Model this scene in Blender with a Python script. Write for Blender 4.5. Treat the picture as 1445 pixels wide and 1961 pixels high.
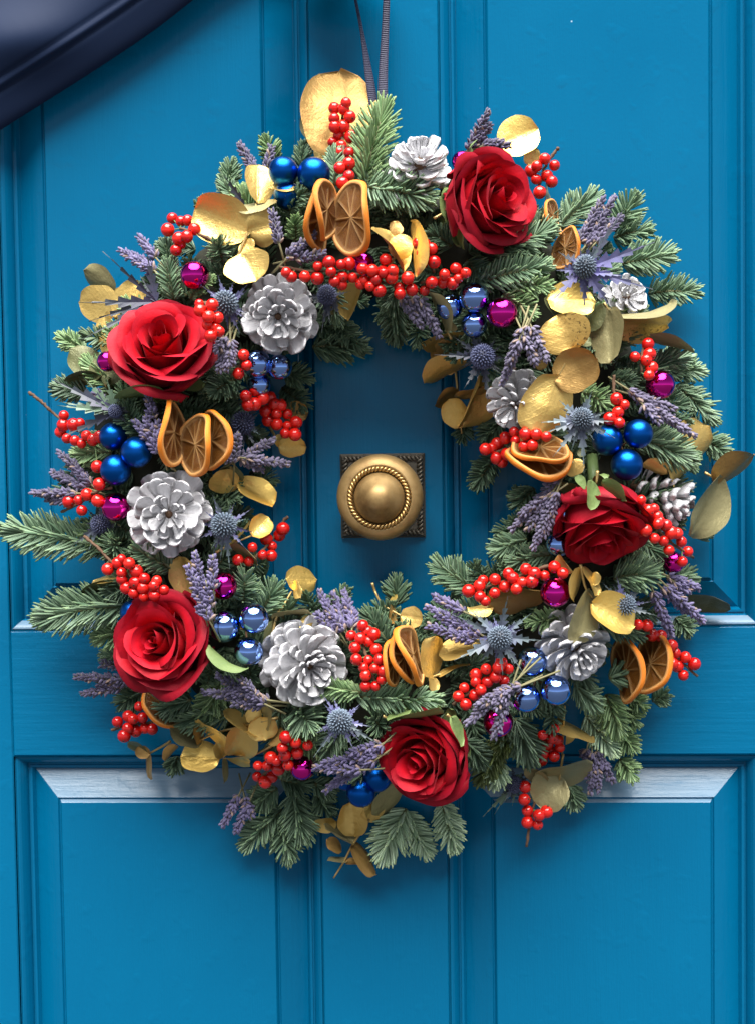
import bpy, math, random
import numpy as np
from mathutils import Vector, Matrix, Quaternion

sc = bpy.context.scene
for o in list(bpy.data.objects):
    bpy.data.objects.remove(o)

# ------------------------------------------------------------------ camera
FPX = 2700.0                 # focal length in photograph pixels
DIST = 1.17                  # metres from the door
CX, CY = 722.5, 980.5
cam_d = bpy.data.cameras.new('camera')
cam = bpy.data.objects.new('camera', cam_d)
sc.collection.objects.link(cam)
CAM = Vector((0.058, -DIST, 0.043))
AIM = Vector((-0.0048, 0.0, -0.0134))
_q = (AIM - CAM).to_track_quat('-Z', 'Y') @ Quaternion((0, 0, 1), math.radians(-0.8))
cam.rotation_mode = 'QUATERNION'
cam.rotation_quaternion = _q
cam.location = CAM
cam_d.sensor_fit = 'VERTICAL'
cam_d.sensor_height = 36.0
cam_d.lens = FPX / 1961.0 * 36.0
cam_d.clip_start = 0.02
cam_d.clip_end = 200.0
sc.camera = cam

# ------------------------------------------------------------------ sky and sun (bright overcast)
SUN_EL, SUN_AZ = 71.0, 3.0
world = bpy.data.worlds.new('World')
sc.world = world
world.use_nodes = True
wn = world.node_tree
wn.nodes.clear()
_out = wn.nodes.new('ShaderNodeOutputWorld')
_bg = wn.nodes.new('ShaderNodeBackground')
_sky = wn.nodes.new('ShaderNodeTexSky')
_sky.sky_type = 'NISHITA'
_sky.sun_disc = False
_sky.sun_elevation = math.radians(SUN_EL)
_sky.sun_rotation = math.radians(180.0 - SUN_AZ)
_sky.air_density = 0.4
_sky.dust_density = 0.2
_sky.ozone_density = 1.0
_hs = wn.nodes.new('ShaderNodeHueSaturation')
_hs.inputs['Saturation'].default_value = 0.35
wn.links.new(_sky.outputs[0], _hs.inputs['Color'])
wn.links.new(_hs.outputs[0], _bg.inputs['Color'])
_bg.inputs['Strength'].default_value = 0.05
wn.links.new(_bg.outputs[0], _out.inputs['Surface'])

sun_d = bpy.data.lights.new('sun', 'SUN')
sun_d.energy = 5.0
sun_d.angle = math.radians(62.0)
sun_d.color = (1.0, 0.97, 0.93)
sun = bpy.data.objects.new('sun', sun_d)
sc.collection.objects.link(sun)
sun.rotation_euler = (math.radians(90.0 - SUN_EL), 0, math.radians(SUN_AZ))

sc.view_settings.view_transform = 'Standard'
sc.view_settings.look = 'None'
sc.view_settings.gamma = 1.0
sc.view_settings.use_curve_mapping = False
sc.view_settings.exposure = 1.6
sc.render.engine = 'CYCLES'
sc.cycles.use_denoising = True
sc.cycles.max_bounces = 8
sc.cycles.sample_clamp_indirect = 6.0

# ------------------------------------------------------------------ helpers: photograph pixel -> place
_R = _q.to_matrix()
def P(px, py, d=0.0):
    """the point that lies d metres in front of the door face, seen at photograph pixel px, py"""
    r = _R @ Vector(((px - CX) / FPX, -(py - CY) / FPX, -1.0))
    t = (-d - CAM.y) / r.y
    return CAM + r * t
def M(npx, d=0.0):
    return npx * (DIST - d) / FPX
RX, RY, RR, RH = 722.0, 900.0, 432.0, 185.0
def surf(px, py):
    """how far the fir covered ring stands out from the door at that pixel"""
    s = (math.hypot(px - RX, py - RY) - RR) / RH
    return 0.018 + 0.064 * math.sqrt(max(0.0, 1.0 - s * s))
def reg(ox, oy, size):
    k = size / 1445.0
    return lambda x, y: (ox + x * k, oy + y * k)
Z = {'A': reg(400, 100, 400), 'B': reg(700, 150, 400), 'C': reg(1000, 300, 400), 'D': reg(50, 400, 400),
     'E': reg(350, 400, 400), 'F': reg(700, 450, 400), 'G': reg(1000, 600, 445), 'H': reg(0, 700, 400),
     'I': reg(250, 700, 400), 'J': reg(50, 1000, 400), 'K': reg(350, 1000, 400), 'L': reg(650, 1050, 400),
     'N': reg(950, 1000, 450), 'O': reg(200, 1250, 450), 'Q': reg(600, 1300, 450), 'R': reg(900, 1250, 350),
     'S': reg(850, 800, 350), 'T': reg(0, 0, 500), 'X': lambda x, y: (x, y)}

col = sc.collection
def new_mesh(name, verts, faces, mats, smooth=True, mat_idx=None, attrs=None, uv=None):
    me = bpy.data.meshes.new(name)
    me.from_pydata([tuple(v) for v in verts], [], [tuple(f) for f in faces])
    for m in (mats if isinstance(mats, (list, tuple)) else [mats]):
        me.materials.append(m)
    if smooth:
        me.polygons.foreach_set('use_smooth', [True] * len(me.polygons))
    if mat_idx is not None:
        me.polygons.foreach_set('material_index', mat_idx)
    if attrs:
        for k, vals in attrs.items():
            a = me.attributes.new(k, 'FLOAT', 'POINT')
            a.data.foreach_set('value', vals)
    if uv is not None:
        l = me.uv_layers.new(name='UVMap')
        for lp in me.loops:
            l.data[lp.index].uv = uv[lp.vertex_index]
    me.update()
    return me
def link(name, me, parent=None, mat=None):
    o = bpy.data.objects.new(name, me)
    col.objects.link(o)
    if parent is not None:
        o.parent = parent
    if mat is not None:
        o.matrix_local = mat
    return o
def thing(name, label, cat, loc=(0, 0, 0), group=None, quat=None):
    o = bpy.data.objects.new(name, None)
    o.empty_display_size = 0.01
    col.objects.link(o)
    o.location = loc
    if quat is not None:
        o.rotation_mode = 'QUATERNION'
        o.rotation_quaternion = quat
    o['label'] = label
    o['category'] = cat
    if group:
        o['group'] = group
    return o

def tube(pts, rads, n=6, cap=True):
    """a tapered tube along points -> verts, faces"""
    pts = [Vector(p) for p in pts]
    vs, fs = [], []
    up = Vector((0.13, -0.9, 0.31)).normalized()
    for i, p in enumerate(pts):
        a = pts[max(0, i - 1)]; b = pts[min(len(pts) - 1, i + 1)]
        t = (b - a)
        t = t.normalized() if t.length > 1e-9 else Vector((0, 0, 1))
        s = t.cross(up)
        if s.length < 1e-3:
            s = t.cross(Vector((1, 0, 0)))
        s.normalize(); u = s.cross(t)
        r = rads[i] if isinstance(rads, (list, tuple)) else rads
        for k in range(n):
            an = 2 * math.pi * k / n
            vs.append(p + (s * math.cos(an) + u * math.sin(an)) * r)
    for i in range(len(pts) - 1):
        for k in range(n):
            fs.append((i * n + k, i * n + (k + 1) % n, (i + 1) * n + (k + 1) % n, (i + 1) * n + k))
    if cap:
        fs.append(tuple(range(n - 1, -1, -1)))
        fs.append(tuple((len(pts) - 1) * n + k for k in range(n)))
    return vs, fs
def joinm(parts):
    V, F = [], []
    for v, f in parts:
        b = len(V)
        V += list(v)
        F += [tuple(i + b for i in q) for q in f]
    return V, F
def smooth_path(pts, n):
    """Catmull-Rom through points"""
    pts = [Vector(p) for p in pts]
    if len(pts) == 2:
        return [pts[0].lerp(pts[1], i / n) for i in range(n + 1)]
    out = []
    ext = [pts[0] * 2 - pts[1]] + pts + [pts[-1] * 2 - pts[-2]]
    for i in range(1, len(ext) - 2):
        a, b, c, d = ext[i - 1:i + 3]
        for k in range(n):
            t = k / n
            out.append(0.5 * ((2 * b) + (c - a) * t + (2 * a - 5 * b + 4 * c - d) * t * t + (3 * b - a - 3 * c + d) * t ** 3))
    out.append(pts[-1])
    return out
def frame(axis, hint):
    """orthonormal x,y,z with z along axis and y as near hint as it can be"""
    z = Vector(axis).normalized()
    y = Vector(hint) - z * Vector(hint).dot(z)
    if y.length < 1e-5:
        y = Vector((0.3, 0.2, 0.9)); y -= z * y.dot(z)
    y.normalize()
    x = y.cross(z)
    return x, y, z
def mat4(x, y, z, loc):
    m = Matrix((x, y, z)).transposed().to_4x4()
    m.translation = loc
    return m

# ------------------------------------------------------------------ materials
def material(name):
    m = bpy.data.materials.new(name)
    m.use_nodes = True
    nt = m.node_tree
    b = nt.nodes['Principled BSDF']
    return m, nt, b
def N(nt, typ, **kw):
    n = nt.nodes.new(typ)
    for k, v in kw.items():
        if k.startswith('i_'):
            n.inputs[k[2:].replace('_', ' ')].default_value = v
        else:
            setattr(n, k, v)
    return n
def ramp(nt, fac, stops):
    r = nt.nodes.new('ShaderNodeValToRGB')
    el = r.color_ramp.elements
    while len(el) < len(stops):
        el.new(0.5)
    for e, (p, c) in zip(el, stops):
        e.position = p
        e.color = c if len(c) == 4 else (*c, 1)
    nt.links.new(fac, r.inputs[0])
    return r.outputs[0]
def mix(nt, fac, a, b, mode='MIX'):
    n = nt.nodes.new('ShaderNodeMix')
    n.data_type = 'RGBA'; n.blend_type = mode
    for sock, v in ((n.inputs[0], fac), (n.inputs[6], a), (n.inputs[7], b)):
        if hasattr(v, 'is_linked') or isinstance(v, bpy.types.NodeSocket):
            nt.links.new(v, sock)
        else:
            sock.default_value = v if not isinstance(v, tuple) else ((*v, 1) if len(v) == 3 else v)
    return n.outputs[2]
def noise(nt, scale, detail=4, rough=0.55, vec=None, dist=0.0):
    n = N(nt, 'ShaderNodeTexNoise')
    n.inputs['Scale'].default_value = scale
    n.inputs['Detail'].default_value = detail
    n.inputs['Roughness'].default_value = rough
    n.inputs['Distortion'].default_value = dist
    if vec is not None:
        nt.links.new(vec, n.inputs['Vector'])
    return n.outputs['Fac']
def coords(nt, kind='Object', scale=(1, 1, 1), loc=(0, 0, 0)):
    tc = N(nt, 'ShaderNodeTexCoord')
    mp = N(nt, 'ShaderNodeMapping')
    mp.inputs['Scale'].default_value = scale
    mp.inputs['Location'].default_value = loc
    nt.links.new(tc.outputs[kind], mp.inputs[0])
    return mp.outputs[0]
def bump(nt, b, height, strength, dist=0.001, prev=None):
    n = N(nt, 'ShaderNodeBump')
    n.inputs['Strength'].default_value = strength
    n.inputs['Distance'].default_value = dist
    nt.links.new(height, n.inputs['Height'])
    if prev is not None:
        nt.links.new(prev, n.inputs['Normal'])
    nt.links.new(n.outputs[0], b.inputs['Normal'])
    return n.outputs[0]
def attr(nt, name):
    a = N(nt, 'ShaderNodeAttribute'); a.attribute_name = name
    return a.outputs['Fac']
def island(nt):
    return N(nt, 'ShaderNodeNewGeometry').outputs['Random Per Island']
def objrand(nt):
    return N(nt, 'ShaderNodeObjectInfo').outputs['Random']

def paint_mat(name, vertical=True, dust_highlight=0.0):
    m, nt, b = material(name)
    st = (60, 60, 3.5) if vertical else (3.5, 60, 60)
    v = coords(nt, 'Object', st)
    brush = noise(nt, 3.0, 5, 0.6, v)
    v2 = coords(nt, 'Object')
    orange = noise(nt, 420, 3, 0.6, v2)
    blot = noise(nt, 9, 4, 0.6, v2)
    lumps = noise(nt, 55, 2, 0.5, v2)
    c = mix(nt, blot, (0.0002, 0.103, 0.222), (0.0005, 0.125, 0.258))
    # fine pale nicks and dust specks
    vo = N(nt, 'ShaderNodeTexVoronoi'); vo.inputs['Scale'].default_value = 46
    nt.links.new(v2, vo.inputs['Vector'])
    gate = noise(nt, 7, 2, 0.5, v2)
    sp = ramp(nt, vo.outputs['Distance'], [(0.0, (1, 1, 1)), (0.022, (1, 1, 1)), (0.04, (0, 0, 0))])
    ga = ramp(nt, gate, [(0.60, (0, 0, 0)), (0.66, (1, 1, 1))])
    spk = mix(nt, 1.0, sp, ga, 'MULTIPLY')
    c = mix(nt, spk, c, (0.30, 0.45, 0.55))
    if dust_highlight:  # pale dust colour that also carries the sky highlight as paint
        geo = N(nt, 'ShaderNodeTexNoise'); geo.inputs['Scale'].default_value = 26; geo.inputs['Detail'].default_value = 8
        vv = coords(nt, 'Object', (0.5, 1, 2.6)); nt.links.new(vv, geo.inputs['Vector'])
        dm = ramp(nt, geo.outputs['Fac'], [(0.22, (0, 0, 0)), (0.36, (dust_highlight * 0.8, dust_highlight * 0.8, dust_highlight * 0.8)), (0.6, (dust_highlight, dust_highlight, dust_highlight))])
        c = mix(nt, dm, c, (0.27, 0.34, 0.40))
    nt.links.new(c, b.inputs['Base Color'])
    rr = N(nt, 'ShaderNodeMapRange')
    rr.inputs['To Min'].default_value = 0.14; rr.inputs['To Max'].default_value = 0.24
    nt.links.new(blot, rr.inputs[0]); nt.links.new(rr.outputs[0], b.inputs['Roughness'])
    b.inputs['IOR'].default_value = 1.45
    b.inputs['Specular IOR Level'].default_value = 0.20
    lp = ramp(nt, lumps, [(0.58, (0, 0, 0)), (0.74, (1, 1, 1))])
    p1 = bump(nt, b, brush, 0.30, 0.0015)
    p2 = bump(nt, b, orange, 0.16, 0.0006, p1)
    bump(nt, b, lp, 0.22, 0.0008, p2)
    return m
PAINT_V = paint_mat('door_paint_vertical')
PAINT_H = paint_mat('door_paint_horizontal', False)
PAINT_HIGHLIGHT = paint_mat('door_paint_chalky_highlight_ledge', False, 0.6)  # for up-facing ledges: sky reflection put into the chalky colour

def simple(name, colr, rough=0.5, metal=0.0, ns=0.0, nscale=300, bs=0.0, spec=0.5, var=0.0):
    m, nt, b = material(name)
    v = coords(nt, 'Object')
    nz = noise(nt, nscale, 4, 0.6, v)
    c2 = tuple(max(0, x * (1 - ns)) for x in colr)
    c = mix(nt, nz, colr, c2)
    if var:
        hs = N(nt, 'ShaderNodeHueSaturation')
        mr = N(nt, 'ShaderNodeMapRange'); mr.inputs['To Min'].default_value = 1 - var; mr.inputs['To Max'].default_value = 1 + var
        nt.links.new(objrand(nt), mr.inputs[0]); nt.links.new(mr.outputs[0], hs.inputs['Value'])
        nt.links.new(c, hs.inputs['Color']); c = hs.outputs[0]
    nt.links.new(c, b.inputs['Base Color'])
    b.inputs['Roughness'].default_value = rough
    b.inputs['Metallic'].default_value = metal
    b.inputs['Specular IOR Level'].default_value = spec
    if bs:
        bump(nt, b, nz, bs, 0.0006)
    return m

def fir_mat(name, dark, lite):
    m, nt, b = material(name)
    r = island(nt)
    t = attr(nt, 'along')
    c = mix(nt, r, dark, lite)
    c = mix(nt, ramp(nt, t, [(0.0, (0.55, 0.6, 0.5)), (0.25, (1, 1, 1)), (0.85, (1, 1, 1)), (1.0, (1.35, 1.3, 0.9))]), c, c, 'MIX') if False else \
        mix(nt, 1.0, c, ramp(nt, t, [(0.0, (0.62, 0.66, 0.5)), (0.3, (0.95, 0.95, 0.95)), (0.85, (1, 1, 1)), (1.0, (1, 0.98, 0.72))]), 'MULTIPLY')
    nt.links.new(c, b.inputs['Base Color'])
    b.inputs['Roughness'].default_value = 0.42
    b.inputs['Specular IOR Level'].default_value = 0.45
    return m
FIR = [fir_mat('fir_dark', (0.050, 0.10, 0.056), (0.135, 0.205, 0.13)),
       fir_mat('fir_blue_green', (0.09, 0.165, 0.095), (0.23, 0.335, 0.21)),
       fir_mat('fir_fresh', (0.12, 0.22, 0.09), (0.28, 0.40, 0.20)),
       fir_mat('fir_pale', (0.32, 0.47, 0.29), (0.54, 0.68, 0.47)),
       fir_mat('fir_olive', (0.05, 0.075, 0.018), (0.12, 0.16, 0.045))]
BARK = simple('twig_bark', (0.16, 0.085, 0.045), 0.8, 0, 0.6, 500, 0.6)
BARK_GREEN = simple('fir_twig', (0.13, 0.13, 0.05), 0.7, 0, 0.5, 500, 0.3)
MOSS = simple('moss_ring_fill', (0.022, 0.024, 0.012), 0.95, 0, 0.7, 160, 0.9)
STEM_GREEN = simple('flower_stem', (0.17, 0.26, 0.09), 0.5, 0, 0.4, 120, 0.2)

def rose_mat(name, c_in, c_out):
    m, nt, b = material(name)
    h = attr(nt, 'h')
    v = coords(nt, 'Object', (1, 1, 1))
    nz = noise(nt, 140, 5, 0.6, v)
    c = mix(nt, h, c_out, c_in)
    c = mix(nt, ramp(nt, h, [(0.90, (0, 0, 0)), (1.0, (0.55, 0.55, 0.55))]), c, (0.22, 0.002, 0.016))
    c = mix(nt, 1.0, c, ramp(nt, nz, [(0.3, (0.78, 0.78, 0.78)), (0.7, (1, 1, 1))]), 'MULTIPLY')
    nt.links.new(c, b.inputs['Base Color'])
    b.inputs['Roughness'].default_value = 0.62
    b.inputs['Specular IOR Level'].default_value = 0.22
    b.inputs['Sheen Weight'].default_value = 0.10
    b.inputs['Sheen Roughness'].default_value = 0.4
    b.inputs['Sheen Tint'].default_value = (1, 0.25, 0.3, 1)
    b.inputs['Subsurface Weight'].default_value = 0.0
    uvv = coords(nt, 'UV', (46, 2.2, 1))
    vn = noise(nt, 3, 3, 0.5, uvv)
    p1 = bump(nt, b, vn, 0.12, 0.0006)
    bump(nt, b, noise(nt, 70, 4, 0.55, v), 0.35, 0.0022, p1)
    return m
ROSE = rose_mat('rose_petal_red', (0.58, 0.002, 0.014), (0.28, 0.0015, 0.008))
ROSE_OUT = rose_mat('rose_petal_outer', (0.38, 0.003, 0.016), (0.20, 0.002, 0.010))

def berry_mat():
    m, nt, b = material('red_berry_skin')
    r = objrand(nt)
    c = mix(nt, r, (0.46, 0.005, 0.004), (0.74, 0.017, 0.009))
    v = coords(nt, 'Object')
    nz = noise(nt, 2.2, 3, 0.5, v)
    c = mix(nt, 1.0, c, ramp(nt, nz, [(0.25, (0.82, 0.8, 0.8)), (0.6, (1, 1, 1))]), 'MULTIPLY')
    nt.links.new(c, b.inputs['Base Color'])
    b.inputs['Roughness'].default_value = 0.2
    b.inputs['Specular IOR Level'].default_value = 0.6
    return m
BERRY = berry_mat()
BERRY_EYE = simple('berry_eye', (0.05, 0.015, 0.01), 0.7)

def gold_mat(name, c1, c2, metal, rough, spots=0.0):
    m, nt, b = material(name)
    v = coords(nt, 'UV')
    sep = N(nt, 'ShaderNodeSeparateXYZ'); nt.links.new(v, sep.inputs[0])
    ov = coords(nt, 'Object')
    nz = noise(nt, 60, 6, 0.65, ov)
    fine = noise(nt, 900, 3, 0.6, ov)
    c = mix(nt, nz, c1, c2)
    if spots:
        vo = noise(nt, 420, 3, 0.6, ov)
        ga = noise(nt, 28, 2, 0.5, ov)
        sp = mix(nt, 1.0, ramp(nt, vo, [(0.56, (0, 0, 0)), (0.63, (1, 1, 1))]), ramp(nt, ga, [(0.42, (0, 0, 0)), (0.6, (1, 1, 1))]), 'MULTIPLY')
        sm = mix(nt, 1.0, sp, (spots, spots, spots), 'MULTIPLY')
        c = mix(nt, sm, c, (0.10, 0.06, 0.02))
    hs = N(nt, 'ShaderNodeHueSaturation')
    mr = N(nt, 'ShaderNodeMapRange'); mr.inputs['To Min'].default_value = 0.84; mr.inputs['To Max'].default_value = 1.12
    nt.links.new(objrand(nt), mr.inputs[0]); nt.links.new(mr.outputs[0], hs.inputs['Value'])
    nt.links.new(c, hs.inputs['Color'])
    nt.links.new(hs.outputs[0], b.inputs['Base Color'])
    b.inputs['Metallic'].default_value = metal
    rr = N(nt, 'ShaderNodeMapRange'); rr.inputs['To Min'].default_value = rough - 0.08; rr.inputs['To Max'].default_value = rough + 0.14
    nt.links.new(nz, rr.inputs[0]); nt.links.new(rr.outputs[0], b.inputs['Roughness'])
    # feather veins: distance from the midrib and slanted ribs
    ab = N(nt, 'ShaderNodeMath', operation='ABSOLUTE')
    sub = N(nt, 'ShaderNodeMath', operation='SUBTRACT'); sub.inputs[1].default_value = 0.5
    nt.links.new(sep.outputs[1], sub.inputs[0]); nt.links.new(sub.outputs[0], ab.inputs[0])
    mad = N(nt, 'ShaderNodeMath', operation='MULTIPLY_ADD'); mad.inputs[1].default_value = -0.95
    nt.links.new(ab.outputs[0], mad.inputs[0]); nt.links.new(sep.outputs[0], mad.inputs[2])
    wob = N(nt, 'ShaderNodeMath', operation='MULTIPLY_ADD'); wob.inputs[1].default_value = 0.10
    nt.links.new(nz, wob.inputs[0]); nt.links.new(mad.outputs[0], wob.inputs[2])
    ml = N(nt, 'ShaderNodeMath', operation='MULTIPLY'); ml.inputs[1].default_value = 52.0
    nt.links.new(wob.outputs[0], ml.inputs[0])
    sn = N(nt, 'ShaderNodeMath', operation='SINE'); nt.links.new(ml.outputs[0], sn.inputs[0])
    rib = ramp(nt, sn.outputs[0], [(0.75, (0, 0, 0)), (1.0, (1, 1, 1))])
    mid = ramp(nt, ab.outputs[0], [(0.0, (1, 1, 1)), (0.035, (0, 0, 0))])
    hh = mix(nt, 1.0, rib, mid, 'LIGHTEN')
    p1 = bump(nt, b, hh, 0.17, 0.0005)
    p2 = bump(nt, b, nz, 0.75, 0.0020, p1)
    bump(nt, b, fine, 0.16, 0.0003, p2)
    return m
GOLD = {'g': gold_mat('gold_leaf', (0.80, 0.57, 0.19), (0.60, 0.40, 0.11), 0.72, 0.38),
        's': gold_mat('gold_leaf_spotted', (0.72, 0.49, 0.15), (0.54, 0.34, 0.09), 0.6, 0.42, 0.85),
        'o': gold_mat('olive_gold_leaf', (0.40, 0.35, 0.17), (0.27, 0.25, 0.12), 0.45, 0.46),
        'd': gold_mat('dark_olive_leaf', (0.15, 0.145, 0.055), (0.08, 0.10, 0.045), 0.3, 0.42),
        'b': gold_mat('bronze_leaf', (0.46, 0.29, 0.09), (0.34, 0.19, 0.06), 0.6, 0.42),
        'y': gold_mat('bright_gold_leaf', (0.92, 0.66, 0.20), (0.80, 0.54, 0.13), 0.75, 0.36),
        'n': gold_mat('green_rose_leaf', (0.12, 0.2, 0.06), (0.2, 0.26, 0.09), 0.0, 0.5),
        't': gold_mat('grey_green_leaf', (0.2, 0.27, 0.2), (0.14, 0.2, 0.15), 0.0, 0.5)}
GOLD_STEM = simple('gilded_stem', (0.60, 0.42, 0.16), 0.4, 0.6, 0.5, 400, 0.3)

def silver_mat():
    m, nt, b = material('silver_painted_cone')
    v = coords(nt, 'Object')
    nz = noise(nt, 3.0, 5, 0.65, v)
    fn = noise(nt, 18, 4, 0.6, v)
    st = noise(nt, 1.0, 4, 0.6, coords(nt, 'Object', (1.5, 16, 6)))
    c = ramp(nt, nz, [(0.25, (0.30, 0.24, 0.21)), (0.34, (0.62, 0.62, 0.64)), (0.8, (0.82, 0.82, 0.85))])
    wear = ramp(nt, fn, [(0.68, (0, 0, 0)), (0.78, (0.8, 0.8, 0.8))])
    c = mix(nt, wear, c, (0.24, 0.17, 0.13))
    nt.links.new(c, b.inputs['Base Color'])
    b.inputs['Metallic'].default_value = 0.28
    b.inputs['Roughness'].default_value = 0.42
    c2 = mix(nt, 1.0, c, ramp(nt, st, [(0.32, (0.74, 0.72, 0.72)), (0.5, (1, 1, 1))]), 'MULTIPLY')
    nt.links.new(c2, b.inputs['Base Color'])
    p = bump(nt, b, nz, 0.6, 0.0014)
    p = bump(nt, b, st, 0.5, 0.0010, p)
    bump(nt, b, fn, 0.4, 0.0006, p)
    return m
SILVER = silver_mat()

def bauble_mat(name, colr, rough, metal=1.0, coat=0.0):
    m, nt, b = material(name)
    b.inputs['Base Color'].default_value = (*colr, 1)
    b.inputs['Metallic'].default_value = metal
    b.inputs['Roughness'].default_value = rough
    b.inputs['Coat Weight'].default_value = coat
    v = coords(nt, 'Object')
    bump(nt, b, noise(nt, 700 if rough > 0.2 else 90, 3, 0.5, v), 0.06 if rough > 0.2 else 0.05, 0.0004)
    return m
MATT_BLUE = bauble_mat('matt_blue_bauble', (0.002, 0.075, 0.34), 0.32, 0.95)
CHROME_BLUE = bauble_mat('mirror_blue_bauble', (0.22, 0.37, 0.78), 0.05)
PINK = bauble_mat('mirror_magenta_bauble', (0.66, 0.016, 0.30), 0.06)
CAP = simple('bauble_cap', (0.4, 0.4, 0.42), 0.35, 1.0)

def rind_mat():
    m, nt, b = material('dried_orange_rind')
    v = coords(nt, 'Object')
    nz = noise(nt, 120, 4, 0.6, v)
    pits = noise(nt, 900, 2, 0.5, v)
    c = mix(nt, nz, (0.86, 0.25, 0.006), (0.72, 0.18, 0.005))
    e = attr(nt, 'inner')
    c = mix(nt, e, c, (0.66, 0.36, 0.12))
    hs = N(nt, 'ShaderNodeHueSaturation')
    mr = N(nt, 'ShaderNodeMapRange'); mr.inputs['To Min'].default_value = 0.85; mr.inputs['To Max'].default_value = 1.1
    nt.links.new(objrand(nt), mr.inputs[0]); nt.links.new(mr.outputs[0], hs.inputs['Value'])
    nt.links.new(c, hs.inputs['Color'])
    nt.links.new(hs.outputs[0], b.inputs['Base Color'])
    b.inputs['Roughness'].default_value = 0.55
    p = bump(nt, b, pits, 0.5, 0.0006)
    bump(nt, b, nz, 0.3, 0.001, p)
    return m
def flesh_mat():
    m, nt, b = material('dried_orange_flesh')
    v = coords(nt, 'Object')
    k = attr(nt, 'memb')
    nz = noise(nt, 240, 5, 0.7, v)
    big = noise(nt, 60, 2, 0.5, v)
    c = ramp(nt, nz, [(0.34, (0.085, 0.022, 0.003)), (0.5, (0.26, 0.08, 0.008)), (0.68, (0.66, 0.32, 0.05))])
    c = mix(nt, k, c, (0.70, 0.42, 0.16))
    nt.links.new(c, b.inputs['Base Color'])
    b.inputs['Roughness'].default_value = 0.32
    bump(nt, b, nz, 0.7, 0.0012)
    tr = N(nt, 'ShaderNodeBsdfTranslucent'); nt.links.new(c, tr.inputs['Color'])
    ms = N(nt, 'ShaderNodeMixShader'); ms.inputs[0].default_value = 0.4
    nt.links.new(b.outputs[0], ms.inputs[1]); nt.links.new(tr.outputs[0], ms.inputs[2])
    nt.links.new(ms.outputs[0], nt.nodes['Material Output'].inputs['Surface'])
    return m
RIND, FLESH = rind_mat(), flesh_mat()

def lav_mat(name, c1, c2):
    m, nt, b = material(name)
    r = island(nt)
    t = attr(nt, 'along')
    c = mix(nt, r, c1, c2)
    c = mix(nt, ramp(nt, t, [(0.0, (1, 1, 1)), (0.3, (0, 0, 0))]), c, (0.20, 0.17, 0.12))
    tan = ramp(nt, r, [(0.9, (0, 0, 0)), (0.92, (0.8, 0.8, 0.8))])
    c = mix(nt, tan, c, (0.30, 0.2, 0.13))
    nt.links.new(c, b.inputs['Base Color'])
    b.inputs['Roughness'].default_value = 0.7
    b.inputs['Sheen Weight'].default_value = 0.3
    return m
LAV = [lav_mat('lavender_dusky', (0.042, 0.035, 0.08), (0.115, 0.097, 0.19)),
       lav_mat('lavender_violet', (0.068, 0.056, 0.145), (0.18, 0.155, 0.30)),
       lav_mat('lavender_grey', (0.08, 0.068, 0.125), (0.20, 0.175, 0.28))]
LAV_STEM = simple('lavender_stem', (0.25, 0.23, 0.11), 0.7, 0, 0.4, 300)

def holly_mat(name, base_c, mid_c, tip_c, rough=0.5):
    m, nt, b = material(name)
    t = attr(nt, 'along')
    v = coords(nt, 'Object')
    nz = noise(nt, 150, 4, 0.6, v)
    c = ramp(nt, t, [(0.0, base_c), (0.45, mid_c), (1.0, tip_c)])
    c = mix(nt, 1.0, c, ramp(nt, nz, [(0.3, (0.65, 0.65, 0.65)), (0.7, (1, 1, 1))]), 'MULTIPLY')
    hs = N(nt, 'ShaderNodeHueSaturation')
    mr = N(nt, 'ShaderNodeMapRange'); mr.inputs['To Min'].default_value = 0.75; mr.inputs['To Max'].default_value = 1.15
    nt.links.new(objrand(nt), mr.inputs[0]); nt.links.new(mr.outputs[0], hs.inputs['Value'])
    nt.links.new(c, hs.inputs['Color'])
    nt.links.new(hs.outputs[0], b.inputs['Base Color'])
    b.inputs['Roughness'].default_value = rough
    bump(nt, b, nz, 0.3, 0.0006)
    return m
BRACT = {'v': holly_mat('sea_holly_bract_violet', (0.22, 0.20, 0.48), (0.15, 0.155, 0.30), (0.11, 0.125, 0.17)),
         'g': holly_mat('sea_holly_bract_grey', (0.17, 0.18, 0.30), (0.13, 0.17, 0.19), (0.12, 0.17, 0.16)),
         'k': holly_mat('sea_holly_bract_dark', (0.06, 0.06, 0.12), (0.04, 0.05, 0.07), (0.05, 0.065, 0.065)),
         'l': holly_mat('sea_holly_leaf_green', (0.10, 0.15, 0.10), (0.15, 0.24, 0.16), (0.16, 0.25, 0.17))}
HEAD = {'v': holly_mat('sea_holly_head', (0.05, 0.06, 0.085), (0.11, 0.15, 0.20), (0.25, 0.33, 0.44), 0.6),
        'k': holly_mat('sea_holly_head_dark', (0.03, 0.035, 0.07), (0.07, 0.08, 0.17), (0.15, 0.18, 0.32), 0.6)}
for _k in ('g', 'l'):
    HEAD[_k] = HEAD['v']

def brass_mat():
    m, nt, b = material('aged_brass')
    v = coords(nt, 'Object')
    nz = noise(nt, 38, 6, 0.65, v)
    fn = noise(nt, 500, 3, 0.6, v)
    c = ramp(nt, nz, [(0.3, (0.20, 0.12, 0.045)), (0.5, (0.38, 0.25, 0.10)), (0.72, (0.46, 0.32, 0.15))])
    nt.links.new(c, b.inputs['Base Color'])
    b.inputs['Metallic'].default_value = 0.62
    b.inputs['Roughness'].default_value = 0.52
    p = bump(nt, b, nz, 0.12, 0.001)
    bump(nt, b, fn, 0.08, 0.0003, p)
    return m
BRASS = brass_mat()
BRASS_ROPE = simple('polished_brass_rope', (0.62, 0.41, 0.16), 0.36, 0.9, 0.35, 250, 0.1)
PLATE = simple('tarnished_plate', (0.17, 0.15, 0.115), 0.42, 0.5, 0.6, 150, 0.4)

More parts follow.
